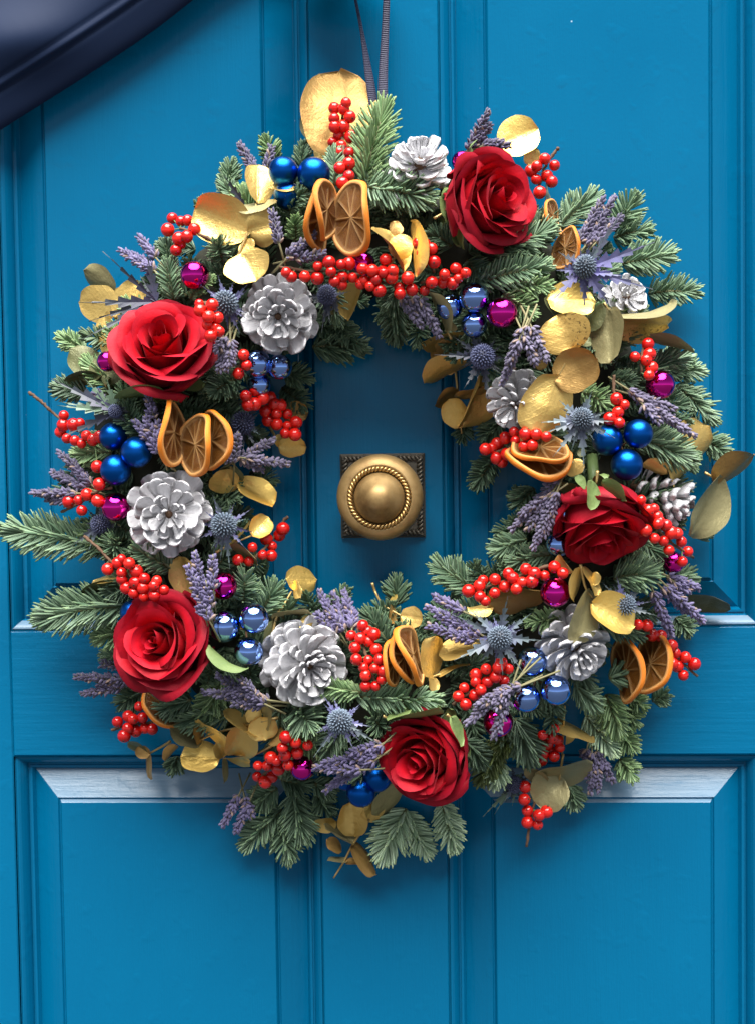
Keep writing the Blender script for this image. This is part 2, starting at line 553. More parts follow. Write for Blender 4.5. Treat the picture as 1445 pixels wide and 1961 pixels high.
def navy_mat(name, c, sheen, rough, ribs=None):
    m, nt, b = material(name)
    b.inputs['Base Color'].default_value = (*c, 1)
    b.inputs['Roughness'].default_value = rough
    b.inputs['Sheen Weight'].default_value = sheen
    b.inputs['Sheen Tint'].default_value = (0.35, 0.5, 0.8, 1)
    if ribs:
        v = coords(nt, 'UV', (1, 1, 1))
        w = N(nt, 'ShaderNodeTexWave'); w.bands_direction = 'X'; w.inputs['Scale'].default_value = ribs
        nt.links.new(v, w.inputs['Vector'])
        bump(nt, b, w.outputs['Fac'], 0.7, 0.0006)
    else:
        v = coords(nt, 'Object')
        bump(nt, b, noise(nt, 900, 2, 0.5, v), 0.15, 0.0003)
    return m
NAVY_SATIN = navy_mat('navy_satin', (0.007, 0.016, 0.045), 0.06, 0.6)
NAVY_SATIN.node_tree.nodes['Principled BSDF'].inputs['Specular IOR Level'].default_value = 0.12
NAVY_RIBBON = navy_mat('navy_grosgrain', (0.020, 0.020, 0.055), 0.25, 0.6, 26)

# ------------------------------------------------------------------ the door
def X(*pts): return sum(P(x, y, 0).x for x, y in pts) / len(pts)
def ZZ(*pts): return sum(P(x, y, 0).z for x, y in pts) / len(pts)
mL = X((590, 0), (602, 900), (621, 1961)); mR = X((837, 0), (848, 830), (861, 1961))
lL = X((2, 300), (15, 1210), (24, 1451)); rR = X((1445, 0), (1452, 1195), (1461, 1443))
upB = ZZ((15, 1210), (1420, 1197)); loT = ZZ((24, 1451), (1445, 1443))
DL, DR, DT, DB = lL - 0.115, rR + 0.115, 0.98, -1.02
upT, loB = 0.86, -0.78
door = thing('door', 'glossy teal blue panelled front door with raised panels behind the wreath', 'door', (0, 0, 0))
TH = 0.044
def bevel_box(x0, x1, z0, z1, y0=0.0, y1=TH, e=0.0012):
    """box with softly rounded front edges"""
    vs = [(x0, y1, z0), (x1, y1, z0), (x1, y1, z1), (x0, y1, z1),
          (x0, y0 + e, z0), (x1, y0 + e, z0), (x1, y0 + e, z1), (x0, y0 + e, z1),
          (x0 + e, y0, z0 + e), (x1 - e, y0, z0 + e), (x1 - e, y0, z1 - e), (x0 + e, y0, z1 - e)]
    fs = [(8, 9, 10, 11), (4, 5, 9, 8), (5, 6, 10, 9), (6, 7, 11, 10), (7, 4, 8, 11),
          (0, 1, 5, 4), (1, 2, 6, 5), (2, 3, 7, 6), (3, 0, 4, 7), (3, 2, 1, 0)]
    return vs, fs
for (x0, x1, z0, z1) in ((DL, lL, DB, DT), (rR, DR, DB, DT)):
    link('stile', new_mesh('stile', *bevel_box(x0, x1, z0, z1), PAINT_V, smooth=False), door)
for (x0, x1, z0, z1) in ((lL, rR, upT, DT), (lL, rR, loT, upB), (lL, rR, DB, loB)):
    link('rail', new_mesh('rail', *bevel_box(x0, x1, z0, z1, 0.0004), PAINT_H, smooth=False), door)
for (z0, z1) in ((upB, upT), (loB, loT)):
    link('muntin', new_mesh('muntin', *bevel_box(mL, mR, z0, z1, 0.0002), PAINT_V, smooth=False), door)
# moulding profile: (distance in from the opening edge, depth behind the door face)
px = DIST / FPX
PROF = [(0.0, 0.0006), (0.0, 0.0036), (1.6, 0.0038), (3.0, 0.0030), (6.0, 0.0032), (10.0, 0.0046), (14.0, 0.0070), (17.5, 0.0098),
        (19.5, 0.0122), (20.0, 0.0138), (23.0, 0.0139), (23.5, 0.0128), (28.0, 0.0128), (30.0, 0.0145), (34.0, 0.0175)]
def ring_rects(x0, x1, z0, z1, prof):
    vs, fs = [], []
    for ins, dep in prof:
        i = ins * px
        vs += [(x0 + i, dep, z0 + i), (x1 - i, dep, z0 + i), (x1 - i, dep, z1 - i), (x0 + i, dep, z1 - i)]
    for k in range(len(prof) - 1):
        for j in range(4):
            a, b_ = k * 4 + j, k * 4 + (j + 1) % 4
            fs.append((a, b_, b_ + 4, a + 4))
    return vs, fs
def panel(x0, x1, z0, z1):
    rnd = random.Random(int(x0 * 1000 + z0 * 77))
    # raised and fielded panel: sloping margin, small step, flat field
    a, w = 33.0 * px, 88.0 * px
    yA, yB, yC = 0.0165, 0.0042, 0.0016
    st = 5.0 * px
    def rect(i, y): return [(x0 + i, y, z0 + i), (x1 - i, y, z0 + i), (x1 - i, y, z1 - i), (x0 + i, y, z1 - i)]
    vs = rect(a, yA) + rect(w - 4 * px, yB) + rect(w - 1.5 * px, yB + 0.0014) + rect(w, yB + 0.0014) + rect(w + st * 0.7, yC + 0.0008) + rect(w + st, yC)
    fs = []
    for k in range(5):
        for j in range(4):
            p_, q_ = k * 4 + j, k * 4 + (j + 1) % 4
            fs.append((p_, q_, q_ + 4, p_ + 4))
    fs.append((20, 21, 22, 23))
    # material 1: up-facing margin and steps, pale with dust and a painted sky highlight
    mi = [0] * len(fs)
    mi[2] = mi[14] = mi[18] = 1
    me = new_mesh('panel', vs, fs, [PAINT_V, PAINT_HIGHLIGHT], smooth=False, mat_idx=mi)
    po = link('panel', me, door)
    v, f = ring_rects(x0, x1, z0, z1, PROF)
    mi = [1 if (k % 4 == 0 and 2 <= k // 4 <= 6) else 0 for k in range(len(f))]  # up-facing moulding strips take the painted highlight too
    link('moulding', new_mesh('moulding', v, f, [PAINT_V, PAINT_HIGHLIGHT], smooth=False, mat_idx=mi), po)
panel(lL, mL, upB, upT); panel(mR, rR, upB, upT); panel(lL, mL, loB, loT); panel(mR, rR, loB, loT)

# the pavement the door stands over (below the picture; the mirror baubles reflect it)
pav = link('pavement', new_mesh('pavement', [(-30, -40, DB - 0.02), (30, -40, DB - 0.02), (30, 0.3, DB - 0.02), (-30, 0.3, DB - 0.02)], [(0, 1, 2, 3)],
           simple('pavement_stone', (0.035, 0.035, 0.037), 0.85, 0, 0.4, 3.0)))
pav['kind'] = 'structure'; pav['label'] = 'grey stone pavement in front of the door'

# ---- the brass centre knob
def lathe(prof, n, centre, axis=Vector((0, -1, 0))):
    """prof: (radius m, height along axis m)"""
    x, y, z = frame(axis, (0, 0, 1))
    vs, fs = [], []
    for r, h in prof:
        for k in range(n):
            a = 2 * math.pi * k / n
            vs.append(centre + (x * math.cos(a) + y * math.sin(a)) * r + z * h)
    for i in range(len(prof) - 1):
        for k in range(n):
            fs.append((i * n + k, i * n + (k + 1) % n, (i + 1) * n + (k + 1) % n, (i + 1) * n + k))
    return vs, fs
KD = 0.040
kc = P(733, 949, 0.0); kc.y = 0
kf = P(727, 952.5, KD)
kax = (kf - Vector((kc.x, 0, kc.z))); kc2 = Vector((kf.x, 0, kf.z))
u = M(1, KD)
prof = [(34 * u, 0.004), (32 * u, 0.010), (34 * u, 0.017), (46 * u, 0.022), (66 * u, 0.026), (78 * u, 0.030), (82.5 * u, 0.035), (83 * u, 0.038),
        (81.5 * u, 0.042), (77 * u, 0.0452), (70 * u, 0.0474), (64 * u, 0.0484), (61 * u, 0.0488), (59.5 * u, 0.0470), (57 * u, 0.0462), (50.5 * u, 0.0462),
        (48.5 * u, 0.0470), (48 * u, 0.0492), (46.5 * u, 0.0512), (43 * u, 0.0535), (38 * u, 0.0556), (33 * u, 0.0575), (28 * u, 0.0600), (23 * u, 0.0625),
        (17 * u, 0.0645), (10 * u, 0.0658), (4 * u, 0.0663), (0.01 * u, 0.0664)]
v, f = lathe(prof, 72, kc2)
knob = link('door_knob', new_mesh('door_knob', v, f, BRASS), door)
# rope ring on the knob: two twisted strands round the circle
def rope_ring(centre, R, r, h, turns, n):
    parts = []
    for s in range(2):
        pts = []
        for i in range(n):
            a = 2 * math.pi * i / n
            t = turns * a + s * math.pi
            rr = R + math.cos(t) * r
            pts.append(centre + Vector((math.cos(a) * rr, -(h + math.sin(t) * r), math.sin(a) * rr)))
        pts.append(pts[0])
        parts.append(tube(pts, r * 0.95, 6, False))
    return joinm(parts)
v, f = rope_ring(kc2, 55.5 * u, 3.0 * u, 0.0486, 24, 24 * 12)
link('rope_ring', new_mesh('rope_ring', v, f, BRASS_ROPE), knob)
# square back plate with rope border
ps = M(80.5)
v, f = bevel_box(kc.x - ps, kc.x + ps, kc.z - ps, kc.z + ps, -0.0052, -0.0003, 0.0022)
plate = link('back_plate', new_mesh('back_plate', v, f, PLATE, smooth=False), knob)
parts = []
q = ps * 0.88
cor = [Vector((kc.x - q, -0.0056, kc.z - q)), Vector((kc.x + q, -0.0056, kc.z - q)), Vector((kc.x + q, -0.0056, kc.z + q)), Vector((kc.x - q, -0.0056, kc.z + q))]
for j in range(4):
    a, b_ = cor[j], cor[(j + 1) % 4]
    for s in range(2):
        pts = []
        d = (b_ - a); L = d.length; d.normalize()
        sd = d.cross(Vector((0, 1, 0)))
        n = 110
        for i in range(n + 1):
            t = i / n; ph = t * 2 * math.pi * 9 + s * math.pi
            pts.append(a + d * L * t + sd * math.cos(ph) * 0.0016 + Vector((0, -1, 0)) * math.sin(ph) * 0.0012)
        parts.append(tube(pts, 0.0013, 5, False))
v, f = joinm(parts)
link('rope_border', new_mesh('rope_border', v, f, PLATE), knob)

# ------------------------------------------------------------------ navy bow tail and hanging ribbons
def cloth_tail():
    base = [(-190, 372), (-60, 288), (60, 212), (180, 136), (290, 62), (368, 2), (450, -62), (560, -118), (680, -150)]
    lower = smooth_path([Vector((x, y, 0)) for x, y in base], 6)
    nv = 80
    vs, fs, uv = [], [], []
    n = len(lower)
    for i, p in enumerate(lower):
        a = lower[max(0, i - 1)]; b_ = lower[min(n - 1, i + 1)]
        t = (b_ - a).normalized(); nn = Vector((t.y, -t.x, 0))      # away from the free edge
        W = 430.0 * (1.0 - 0.62 * max(0, (i / (n - 1) - 0.45) / 0.55))
        for j in range(nv):
            v_ = j / (nv - 1)
            w = v_ ** 1.25
            q_ = p + nn * (W * w)
            dist_px = W * w
            d = 0.026 + 0.004 * math.exp(-((dist_px - 120) / 90.0) ** 2)
            # edge rolls back to the door, the seam sits a little proud
            d -= 0.004 * math.exp(-dist_px / 10.0)
            d += 0.0014 * math.exp(-((dist_px - 74) / 7.0) ** 2) - 0.0012 * math.exp(-((dist_px - 64) / 5) ** 2) - 0.0012 * math.exp(-((dist_px - 86) / 5) ** 2)
            # a soft fold near the left of the picture
            s = i / (n - 1)
            d += 0.012 * math.exp(-((q_.x - 10) / 130.0) ** 2 - ((q_.y - 70) / 60.0) ** 2)
            d += 0.005 * math.sin(q_.x * 0.010 + q_.y * 0.016)
            vs.append(P(q_.x, q_.y, d)); uv.append((s, v_))
    for i in range(n - 1):
        for j in range(nv - 1):
            fs.append((i * nv + j, (i + 1) * nv + j, (i + 1) * nv + j + 1, i * nv + j + 1))
    return vs, fs, uv
drape = thing('ribbon_bow', 'large dark navy satin bow tail hanging across the top corner of the door', 'bow', P(690, -110, 0.03))
def rel(vs, root):
    l = root.location
    return [Vector(v) - l for v in vs]
v, f, uvs = cloth_tail()
o = link('tail', new_mesh('tail', rel(v, drape), f, NAVY_SATIN, uv=uvs), drape)
sm = o.modifiers.new('thick', 'SOLIDIFY'); sm.thickness = 0.0012
# the knot, just above the picture's edge
vs, fs = [], []
for i in range(13):
    th = math.pi * i / 12
    for k in range(22):
        ph = 2 * math.pi * k / 22
        r = 1 + 0.10 * math.sin(5 * ph + 2 * th)
        vs.append(P(640 + 92 * math.sin(th) * math.cos(ph) * r, -58 - 58 * math.cos(th), 0.034 + 0.026 * math.sin(th) * math.sin(ph) * r))
for i in range(12):
    for k in range(22):
        fs.append((i * 22 + k, i * 22 + (k + 1) % 22, (i + 1) * 22 + (k + 1) % 22, (i + 1) * 22 + k))
link('knot', new_mesh('knot', rel(vs, drape), fs, NAVY_SATIN), drape)

def strap(name, label, pts, group):
    """pts: (x, y, width px, depth m, twist deg)"""
    root = thing(name, label, 'ribbon', P(pts[0][0], pts[0][1], pts[0][3]), group)
    cs = smooth_path([P(p[0], p[1], p[3]) for p in pts], 8)
    m = len(cs); vs, fs, uv = [], [], []
    for i, c in enumerate(cs):
        t = i / (m - 1) * (len(pts) - 1); k = min(int(t), len(pts) - 2); fr = t - k
        w = M(pts[k][2] * (1 - fr) + pts[k + 1][2] * fr)
        tw = math.radians(pts[k][4] * (1 - fr) + pts[k + 1][4] * fr)
        tan = (cs[min(m - 1, i + 1)] - cs[max(0, i - 1)]).normalized()
        side = tan.cross(Vector((0, 1, 0))).normalized(); nn = tan.cross(side)
        s2 = side * math.cos(tw) + nn * math.sin(tw)
        for j in range(5):
            vs.append(c + s2 * w * (j / 4 - 0.5)); uv.append((i / (m - 1), j / 4))
    for i in range(m - 1):
        for j in range(4):
            fs.append((i * 5 + j, i * 5 + j + 1, (i + 1) * 5 + j + 1, (i + 1) * 5 + j))
    o = link('strap', new_mesh('strap', rel(vs, root), fs, NAVY_RIBBON, uv=uv), root)
    md = o.modifiers.new('thick', 'SOLIDIFY'); md.thickness = 0.0006
strap('hanging_ribbon', 'straight navy grosgrain ribbon holding the wreath up, ribbed face showing', [(732, 240, 20, 0.03, 0), (733, 150, 17, 0.026, 10), (738, 40, 13, 0.024, 15), (742, -80, 12, 0.03, 10)], 'ribbons holding the wreath')
strap('hanging_ribbon', 'slanting navy ribbon beside the big gold leaf, narrowing upwards', [(722, 250, 18, 0.026, 0), (707, 150, 16, 0.02, 20), (692, 60, 9, 0.018, 50), (672, -40, 6, 0.03, 55)], 'ribbons holding the wreath')

# ------------------------------------------------------------------ wreath base ring
root = thing('wreath_base', 'dark moss and fir filled wreath ring behind all the decorations', 'wreath', P(RX, RY + RR, 0.02))
def ring_mesh():
    vs, fs = [], []
    n, k = 120, 14
    rnd = random.Random(5)
    for i in range(n):
        a = 2 * math.pi * i / n
        for j in range(k):
            b_ = 2 * math.pi * j / k
            rr = RR + 108 * math.cos(b_) * (1 + 0.10 * rnd.uniform(-1, 1))
            d = 0.026 + 0.024 * math.sin(b_) * (1 + 0.15 * rnd.uniform(-1, 1))
            vs.append(P(RX + rr * math.cos(a), RY + rr * math.sin(a), max(0.003, d)))
    for i in range(n):
        for j in range(k):
            fs.append((i * k + j, i * k + (j + 1) % k, ((i + 1) % n) * k + (j + 1) % k, ((i + 1) % n) * k + j))
    return vs, fs
v, f = ring_mesh()
link('moss_ring', new_mesh('moss_ring', rel(v, root), f, MOSS), root)

# ------------------------------------------------------------------ fir sprigs
NT = np.array([0.0, 0.3, 0.72, 0.93, 1.0]); NW = np.array([0.55, 1.0, 1.0, 0.72, 0.22])
def fir_needles(B, T, hint, nlen, n, rng, width=0.00105, spread=66.0, bend=0.22, curve=0.08):
    """needles along a twig from B to T. -> verts (k,3), faces, along"""
    B = np.array(B); T = np.array(T); ax = T - B; L = np.linalg.norm(ax); ax /= L
    hn = np.array(hint); hn = hn - ax * hn.dot(ax); hn /= np.linalg.norm(hn) + 1e-9
    sd = np.cross(ax, hn)
    rows = np.array([-0.22, 0.10, 0.62, 1.57, 2.52, 3.04, 3.36])
    k = np.arange(n)
    ph = rows[k % 7] + rng.normal(0, 0.13, n)
    t = np.clip(((k // 7) + 0.5 * (k % 2) + rng.uniform(-0.3, 0.3, n)) / max(1, n // 7), 0, 1)
    tipn = rng.random(n) < 0.15
    t = np.where(tipn, 1.0 - 0.05 * rng.random(n), t)
    ph = np.where(tipn, rng.uniform(-0.42, math.pi + 0.42, n), ph)
    O = B + ax * (t * L)[:, None] + hn * (np.sin(t * math.pi) * L * curve)[:, None]
    rad = sd * np.cos(ph)[:, None] + hn * np.sin(ph)[:, None]
    al = np.radians(spread * (1 - 0.72 * np.clip((t - 0.76) / 0.24, 0, 1)) + rng.normal(0, 6, n))
    D = ax * np.cos(al)[:, None] + rad * np.sin(al)[:, None]
    D /= np.linalg.norm(D, axis=1)[:, None]
    ln = nlen * rng.uniform(0.78, 1.1, n) * (0.78 + 0.22 * np.sin(np.clip(t, 0, 1) * math.pi))
    S = np.cross(D, hn + 0.55 * rad + rng.normal(0, 0.25, (n, 3))); S /= np.linalg.norm(S, axis=1)[:, None] + 1e-9
    U = np.cross(S, D)
    bd = (ax * 0.75 + hn * 0.5 + rng.normal(0, 0.14, (n, 3)))
    w = width * rng.uniform(0.85, 1.15, n)
    prof = [(1, 0), (0, 0.42), (-1, 0), (0, -0.42)]
    V = np.zeros((n, 5, 4, 3))
    for i in range(5):
        c = O + D * (ln * NT[i])[:, None] + bd * (ln * bend * NT[i] ** 2)[:, None]
        for j, (a, b_) in enumerate(prof):
            V[:, i, j] = c + (S * (a * NW[i] * w)[:, None] + U * (b_ * NW[i] * w)[:, None])
    base = (np.arange(n) * 20)[:, None]
    q = []
    for i in range(4):
        for j in range(4):
            q.append([i * 4 + j, i * 4 + (j + 1) % 4, (i + 1) * 4 + (j + 1) % 4, (i + 1) * 4 + j])
    q.append([16, 17, 18, 19])
    F = (base[:, :, None] + np.array(q)[None]).reshape(-1, 4)
    al_ = np.broadcast_to(NT[None, :, None], (n, 5, 4)).reshape(-1)
    return V.reshape(-1, 3), F, al_
def quad_mesh(name, V, F, mat, along):
    me = bpy.data.meshes.new(name)
    nV, nF = len(V), len(F)
    me.vertices.add(nV); me.vertices.foreach_set('co', np.asarray(V, dtype=np.float32).ravel())
    me.loops.add(nF * 4); me.loops.foreach_set('vertex_index', np.asarray(F, dtype=np.int32).ravel())
    me.polygons.add(nF)
    me.polygons.foreach_set('loop_start', np.arange(0, nF * 4, 4, dtype=np.int32))
    me.polygons.foreach_set('loop_total', np.full(nF, 4, dtype=np.int32))
    me.polygons.foreach_set('use_smooth', np.ones(nF, dtype=bool))
    me.materials.append(mat)
    a = me.attributes.new('along', 'FLOAT', 'POINT'); a.data.foreach_set('value', np.asarray(along, dtype=np.float32))
    me.update(calc_edges=True); me.validate()
    return me

# landmarks that name where a sprig sits
LAND = [(925, 395, 'the upper red rose'), (315, 665, 'the left red rose'), (312, 1230, 'the lower left rose'), (812, 1450, 'the bottom rose'),
        (1148, 1010, 'the right red rose'), (800, 298, 'the top silver cone'), (532, 603, 'the inner silver cone'), (323, 985, 'the left silver cone'),
        (592, 1275, 'the lower silver cone'), (1107, 1250, 'the lower right cone'), (1290, 950, 'the dark right cone'), (985, 770, 'the half hidden cone'),
        (655, 415, 'the top oranges'), (375, 845, 'the left oranges'), (1030, 872, 'the flat right oranges'), (770, 1260, 'the bottom oranges'), (1225, 1280, 'the lower right oranges'),
        (570, 345, 'the top blue baubles'), (235, 866, 'the left blue baubles'), (1195, 855, 'the right blue baubles'), (700, 1502, 'the bottom blue baubles'),
        (900, 590, 'the upper mirror baubles'), (510, 710, 'the inner mirror baubles'), (465, 1210, 'the lower left mirror baubles'), (1030, 1310, 'the lower right mirror baubles'),
        (1118, 525, 'the upper right sea holly'), (957, 1222, 'the lower sea holly'), (428, 1010, 'the left sea holly'), (652, 1380, 'the bottom sea holly'), (735, 950, 'the brass knob'),
        (680, 190, 'the tallest gold leaf'), (1080, 700, 'the spotted gold leaves'), (440, 1420, 'the gold leaf spray'), (1060, 1500, 'the drooping olive leaf'), (655, 530, 'the long berry sprig')]
used_labels = set()
def fir_label(x0, y0, x1, y1, shade):
    mx, my = (x0 + x1) / 2, (y0 + y1) / 2
    ds = sorted(LAND, key=lambda l: math.hypot(l[0] - mx, l[1] - my))
    a = math.degrees(math.atan2(-(y1 - y0), x1 - x0)) % 360
    dirs = ['right', 'up right', 'up', 'up left', 'left', 'down left', 'down', 'down right']
    dr = dirs[int((a + 22.5) // 45) % 8]
    sh = ['dark', 'blue-green', 'fresh green', 'pale green', 'olive'][shade]
    sz = 'long' if math.hypot(x1 - x0, y1 - y0) > 75 else 'short'
    for i, j in ((0, 1), (0, 2), (1, 2), (0, 3), (1, 3), (0, 4)):
        for sh2 in (sh, sz + ' ' + sh):
            lab = f'{sh2} fir sprig pointing {dr}, by {ds[i][2][4:]} and {ds[j][2][4:]}'
            if lab not in used_labels and len(lab.split()) <= 16:
                used_labels.add(lab); return lab
    return lab

FIRS = [ # region, base, tip, apparent width px, shade, tip nearer by mm, lift mm
 ('A', 1080, 900, 1232, 318, 78, 2, 14, 8), ('B', 20, 750, 490, 840, 80, 1, 14, 16), ('A', 460, 760, 378, 572, 46, 2, 2, 0), ('A', 130, 960, 165, 735, 42, 1, 4, 0),
 ('A', 170, 1010, 85, 870, 40, 1, 2, 0), ('A', 640, 790, 660, 615, 36, 0, 2, -4), ('A', 870, 920, 868, 655, 40, 1, 12, 12), ('A', 560, 1090, 675, 920, 44, 1, 16, 8),
 ('A', 600, 1300, 595, 1115, 40, 2, 18, 8), ('A', 95, 1440, 45, 1270, 56, 1, 26, 8), ('D', 1000, 400, 960, 205, 38, 0, 8, 4), ('D', 1020, 630, 980, 335, 46, 1, 10, 6),
 ('D', 1140, 620, 1315, 465, 30, 2, 12, 14), ('D', 410, 975, 212, 880, 44, 2, 3, 0), ('D', 720, 1440, 690, 1200, 54, 1, 18, 6), ('D', 420, 1270, 190, 1230, 50, 0, 4, 0),
 ('E', 370, 1180, 160, 1300, 58, 0, 16, 6), ('E', 900, 955, 1290, 965, 78, 0, 6, 2), ('E', 700, 1130, 900, 1195, 54, 0, 10, 2), ('E', 690, 1240, 870, 1390, 56, 0, 8, 2),
 ('F', 190, 400, 222, 755, 60, 0, 4, 0), ('H', 980, 480, 830, 240, 58, 1, 18, 8), ('H', 770, 600, 505, 620, 54, 2, 8, 8), ('H', 720, 1250, 5, 1130, 84, 1, 8, 2),
 ('J', 730, 570, 70, 662, 90, 1, 6, 0), ('H', 810, 1310, 800, 1170, 62, 1, 26, 6), ('H', 1190, 1410, 900, 1245, 50, 1, 12, 8), ('J', 690, 760, 470, 800, 54, 2, 10, 4),
 ('J', 660, 920, 525, 935, 44, 1, 4, 0), ('J', 800, 1180, 620, 1270, 60, 0, 4, 0), ('J', 1140, 1230, 880, 1320, 58, 0, 10, 8), ('O', 770, 380, 425, 430, 66, 1, 8, 4),
 ('K', 420, 550, 440, 310, 60, 1, 16, 6), ('K', 540, 650, 670, 390, 66, 1, 10, 2), ('K', 700, 760, 760, 640, 44, 0, 4, 0), ('K', 420, 1100, 530, 990, 54, 0, 4, 2),
 ('K', 170, 1110, 225, 955, 48, 1, 14, 6), ('O', 1190, 330, 1290, 500, 74, 1, 24, 10), ('K', 1230, 1180, 855, 1130, 42, 2, 4, 26), ('L', 110, 1030, 720, 1050, 56, 1, 10, 20),
 ('L', 310, 1270, 200, 1140, 54, 1, 20, 8), ('L', 400, 390, 388, 185, 54, 0, 4, 0), ('L', 330, 650, 170, 410, 58, 0, 8, 2), ('L', 910, 280, 640, 95, 66, 1, 6, 2),
 ('S', 650, 960, 355, 1075, 58, 1, 8, 4), ('S', 840, 1080, 490, 1160, 56, 1, 6, 4), ('S', 410, 290, 225, 580, 54, 0, 6, 2), ('S', 710, 560, 550, 735, 54, 0, 6, 2),
 ('S', 440, 30, 300, 210, 54, 0, 4, 0), ('S', 155, 40, 135, 215, 42, 0, 4, 2), ('B', 890, 1210, 1320, 1030, 72, 1, 14, 8), ('F', 770, 330, 1290, 205, 60, 1, 14, 8),
 ('F', 950, 410, 1180, 575, 52, 2, 10, 12), ('F', 1010, 360, 1300, 350, 48, 2, 10, 12), ('B', 590, 1160, 420, 1050, 50, 0, 4, 0), ('F', 700, 180, 830, 330, 54, 0, 6, 2), ('C', 250, 490, 520, 245, 62, 1, 4, 2),
 ('C', 640, 520, 790, 245, 66, 1, 4, 2), ('C', 630, 560, 910, 500, 62, 1, 6, 0), ('C', 690, 740, 1068, 675, 68, 1, 8, 2), ('C', 870, 950, 1238, 930, 62, 1, 8, 2),
 ('G', 830, 330, 1040, 260, 56, 1, 6, 4), ('G', 920, 350, 1128, 365, 50, 1, 3, 0), ('G', 950, 450, 1200, 690, 58, 1, 3, 0), ('G', 1130, 790, 1290, 890, 58, 1, 3, 0),
 ('G', 750, 790, 1075, 930, 72, 1, 16, 8), ('G', 370, 490, 560, 590, 50, 2, 12, 8), ('G', 420, 190, 490, 300, 44, 0, 4, 2), ('G', 540, 410, 720, 440, 44, 0, 6, 2),
 ('G', 1090, 1400, 1190, 1260, 44, 1, 2, 0), ('N', 720, 350, 1010, 300, 74, 1, 20, 10), ('N', 1100, 330, 1225, 350, 46, 1, 4, 2), ('N', 1100, 590, 1205, 700, 46, 1, 3, 0),
 ('N', 400, 590, 170, 625, 44, 2, 8, 8), ('N', 690, 960, 820, 930, 56, 1, 12, 10), ('N', 480, 1000, 625, 1160, 54, 1, 8, 6), ('N', 670, 1060, 770, 1330, 62, 2, 8, 8),
 ('N', 550, 1190, 730, 1440, 56, 3, 8, 10), ('N', 820, 1080, 920, 1150, 46, 2, 4, 2), ('N', 960, 1100, 1068, 1045, 44, 1, 2, 0), ('N', 790, 1150, 860, 1270, 48, 2, 3, 2), ('R', 1180, 630, 1310, 800, 48, 2, 3, 2),
 ('R', 1180, 840, 1305, 1020, 50, 2, 3, 0), ('R', 350, 520, 480, 880, 74, 0, 8, 6), ('R', 760, 1040, 840, 1250, 54, 1, 2, 0), ('R', 250, 680, 60, 1040, 56, 4, 8, 6),
 ('R', 330, 660, 180, 760, 50, 4, 8, 8), ('R', 230, 850, 190, 1080, 50, 3, 14, 12), ('Q', 790, 760, 870, 1075, 60, 3, 8, 4), ('Q', 570, 800, 395, 1125, 84, 3, 8, 6), ('Q', 560, 820, 715, 1105, 58, 3, 4, 2),
 ('O', 1060, 830, 885, 960, 60, 1, 6, 6), ('O', 1160, 860, 1230, 1185, 78, 1, 6, 4), ('O', 1090, 960, 850, 1215, 62, 1, 4, 0), ('O', 1090, 1040, 1150, 1300, 64, 1, 3, 0),
 ('O', 1300, 860, 1400, 1010, 54, 1, 4, 2), ('O', 1090, 780, 1290, 830, 60, 0, 8, 6), ('O', 450, 640, 415, 745, 44, 0, 3, 0), ('X', 405, 1290, 470, 1275, 46, 1, 8, 6), ('X', 375, 395, 405, 390, 34, 1, 3, 0),
 ('X', 470, 830, 515, 850, 46, 0, 6, 2), ('X', 480, 905, 530, 930, 50, 0, 6, 0), ('X', 300, 780, 245, 770, 46, 0, 8, 2), ('X', 600, 1500, 645, 1520, 50, 0, 6, 0), ('X', 890, 1420, 930, 1470, 56, 0, 8, 4), ('X', 1010, 455, 960, 520, 60, 0, 10, 4),
 ('X', 1120, 640, 1165, 700, 50, 0, 6, 2), ('X', 1290, 860, 1330, 900, 46, 1, 4, 0), ('X', 220, 1000, 260, 1030, 44, 0, 6, 2),
]
def make_fir(region, x0, y0, x1, y1, wpx, shade, near, lift, idx):
    (bx, by), (tx, ty) = Z[region](x0, y0), Z[region](x1, y1)
    d0 = surf(bx, by) - 0.010 + lift * 0.001
    d1 = max(surf(tx, ty) * 0.55 + d0 * 0.45 - 0.002, 0.012) + near * 0.001
    B, T = P(bx, by, d0), P(tx, ty, d1)
    rng = np.random.default_rng(100 + idx)
    nlen = M(wpx * 0.5) / 0.86
    L = (T - B).length
    n = int(40 + 1950 * L)
    root = thing('fir_sprig', fir_label(bx, by, tx, ty, shade), 'fir sprig', B, 'fir sprigs round the wreath')
    T2 = T - (T - B).normalized() * nlen * 0.75 if L > nlen * 1.6 else B.lerp(T, 0.55)
    hint = Vector((rng.normal(0, 0.12), -1, 0.35 + rng.normal(0, 0.15)))
    V, F, al = fir_needles(Vector((0, 0, 0)), T2 - B, hint, nlen, n, rng, 0.00084 + 0.0000030 * wpx)
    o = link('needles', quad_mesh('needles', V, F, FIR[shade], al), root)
    o['kind'] = 'stuff'
    bend = (T2 - B).length * 0.08
    hv = Vector(hint) - (T2 - B).normalized() * Vector(hint).dot((T2 - B).normalized()); hv.normalize()
    pts = [(T2 - B) * t + hv * math.sin(t * math.pi) * bend for t in (0, 0.25, 0.5, 0.75, 1.0)]
    v, f = tube(pts, [0.0017, 0.0016, 0.0014, 0.0012, 0.0008], 5)
    link('twig', new_mesh('twig', v, f, BARK_GREEN), root)
for i, a in enumerate(FIRS):
    make_fir(*a, i)
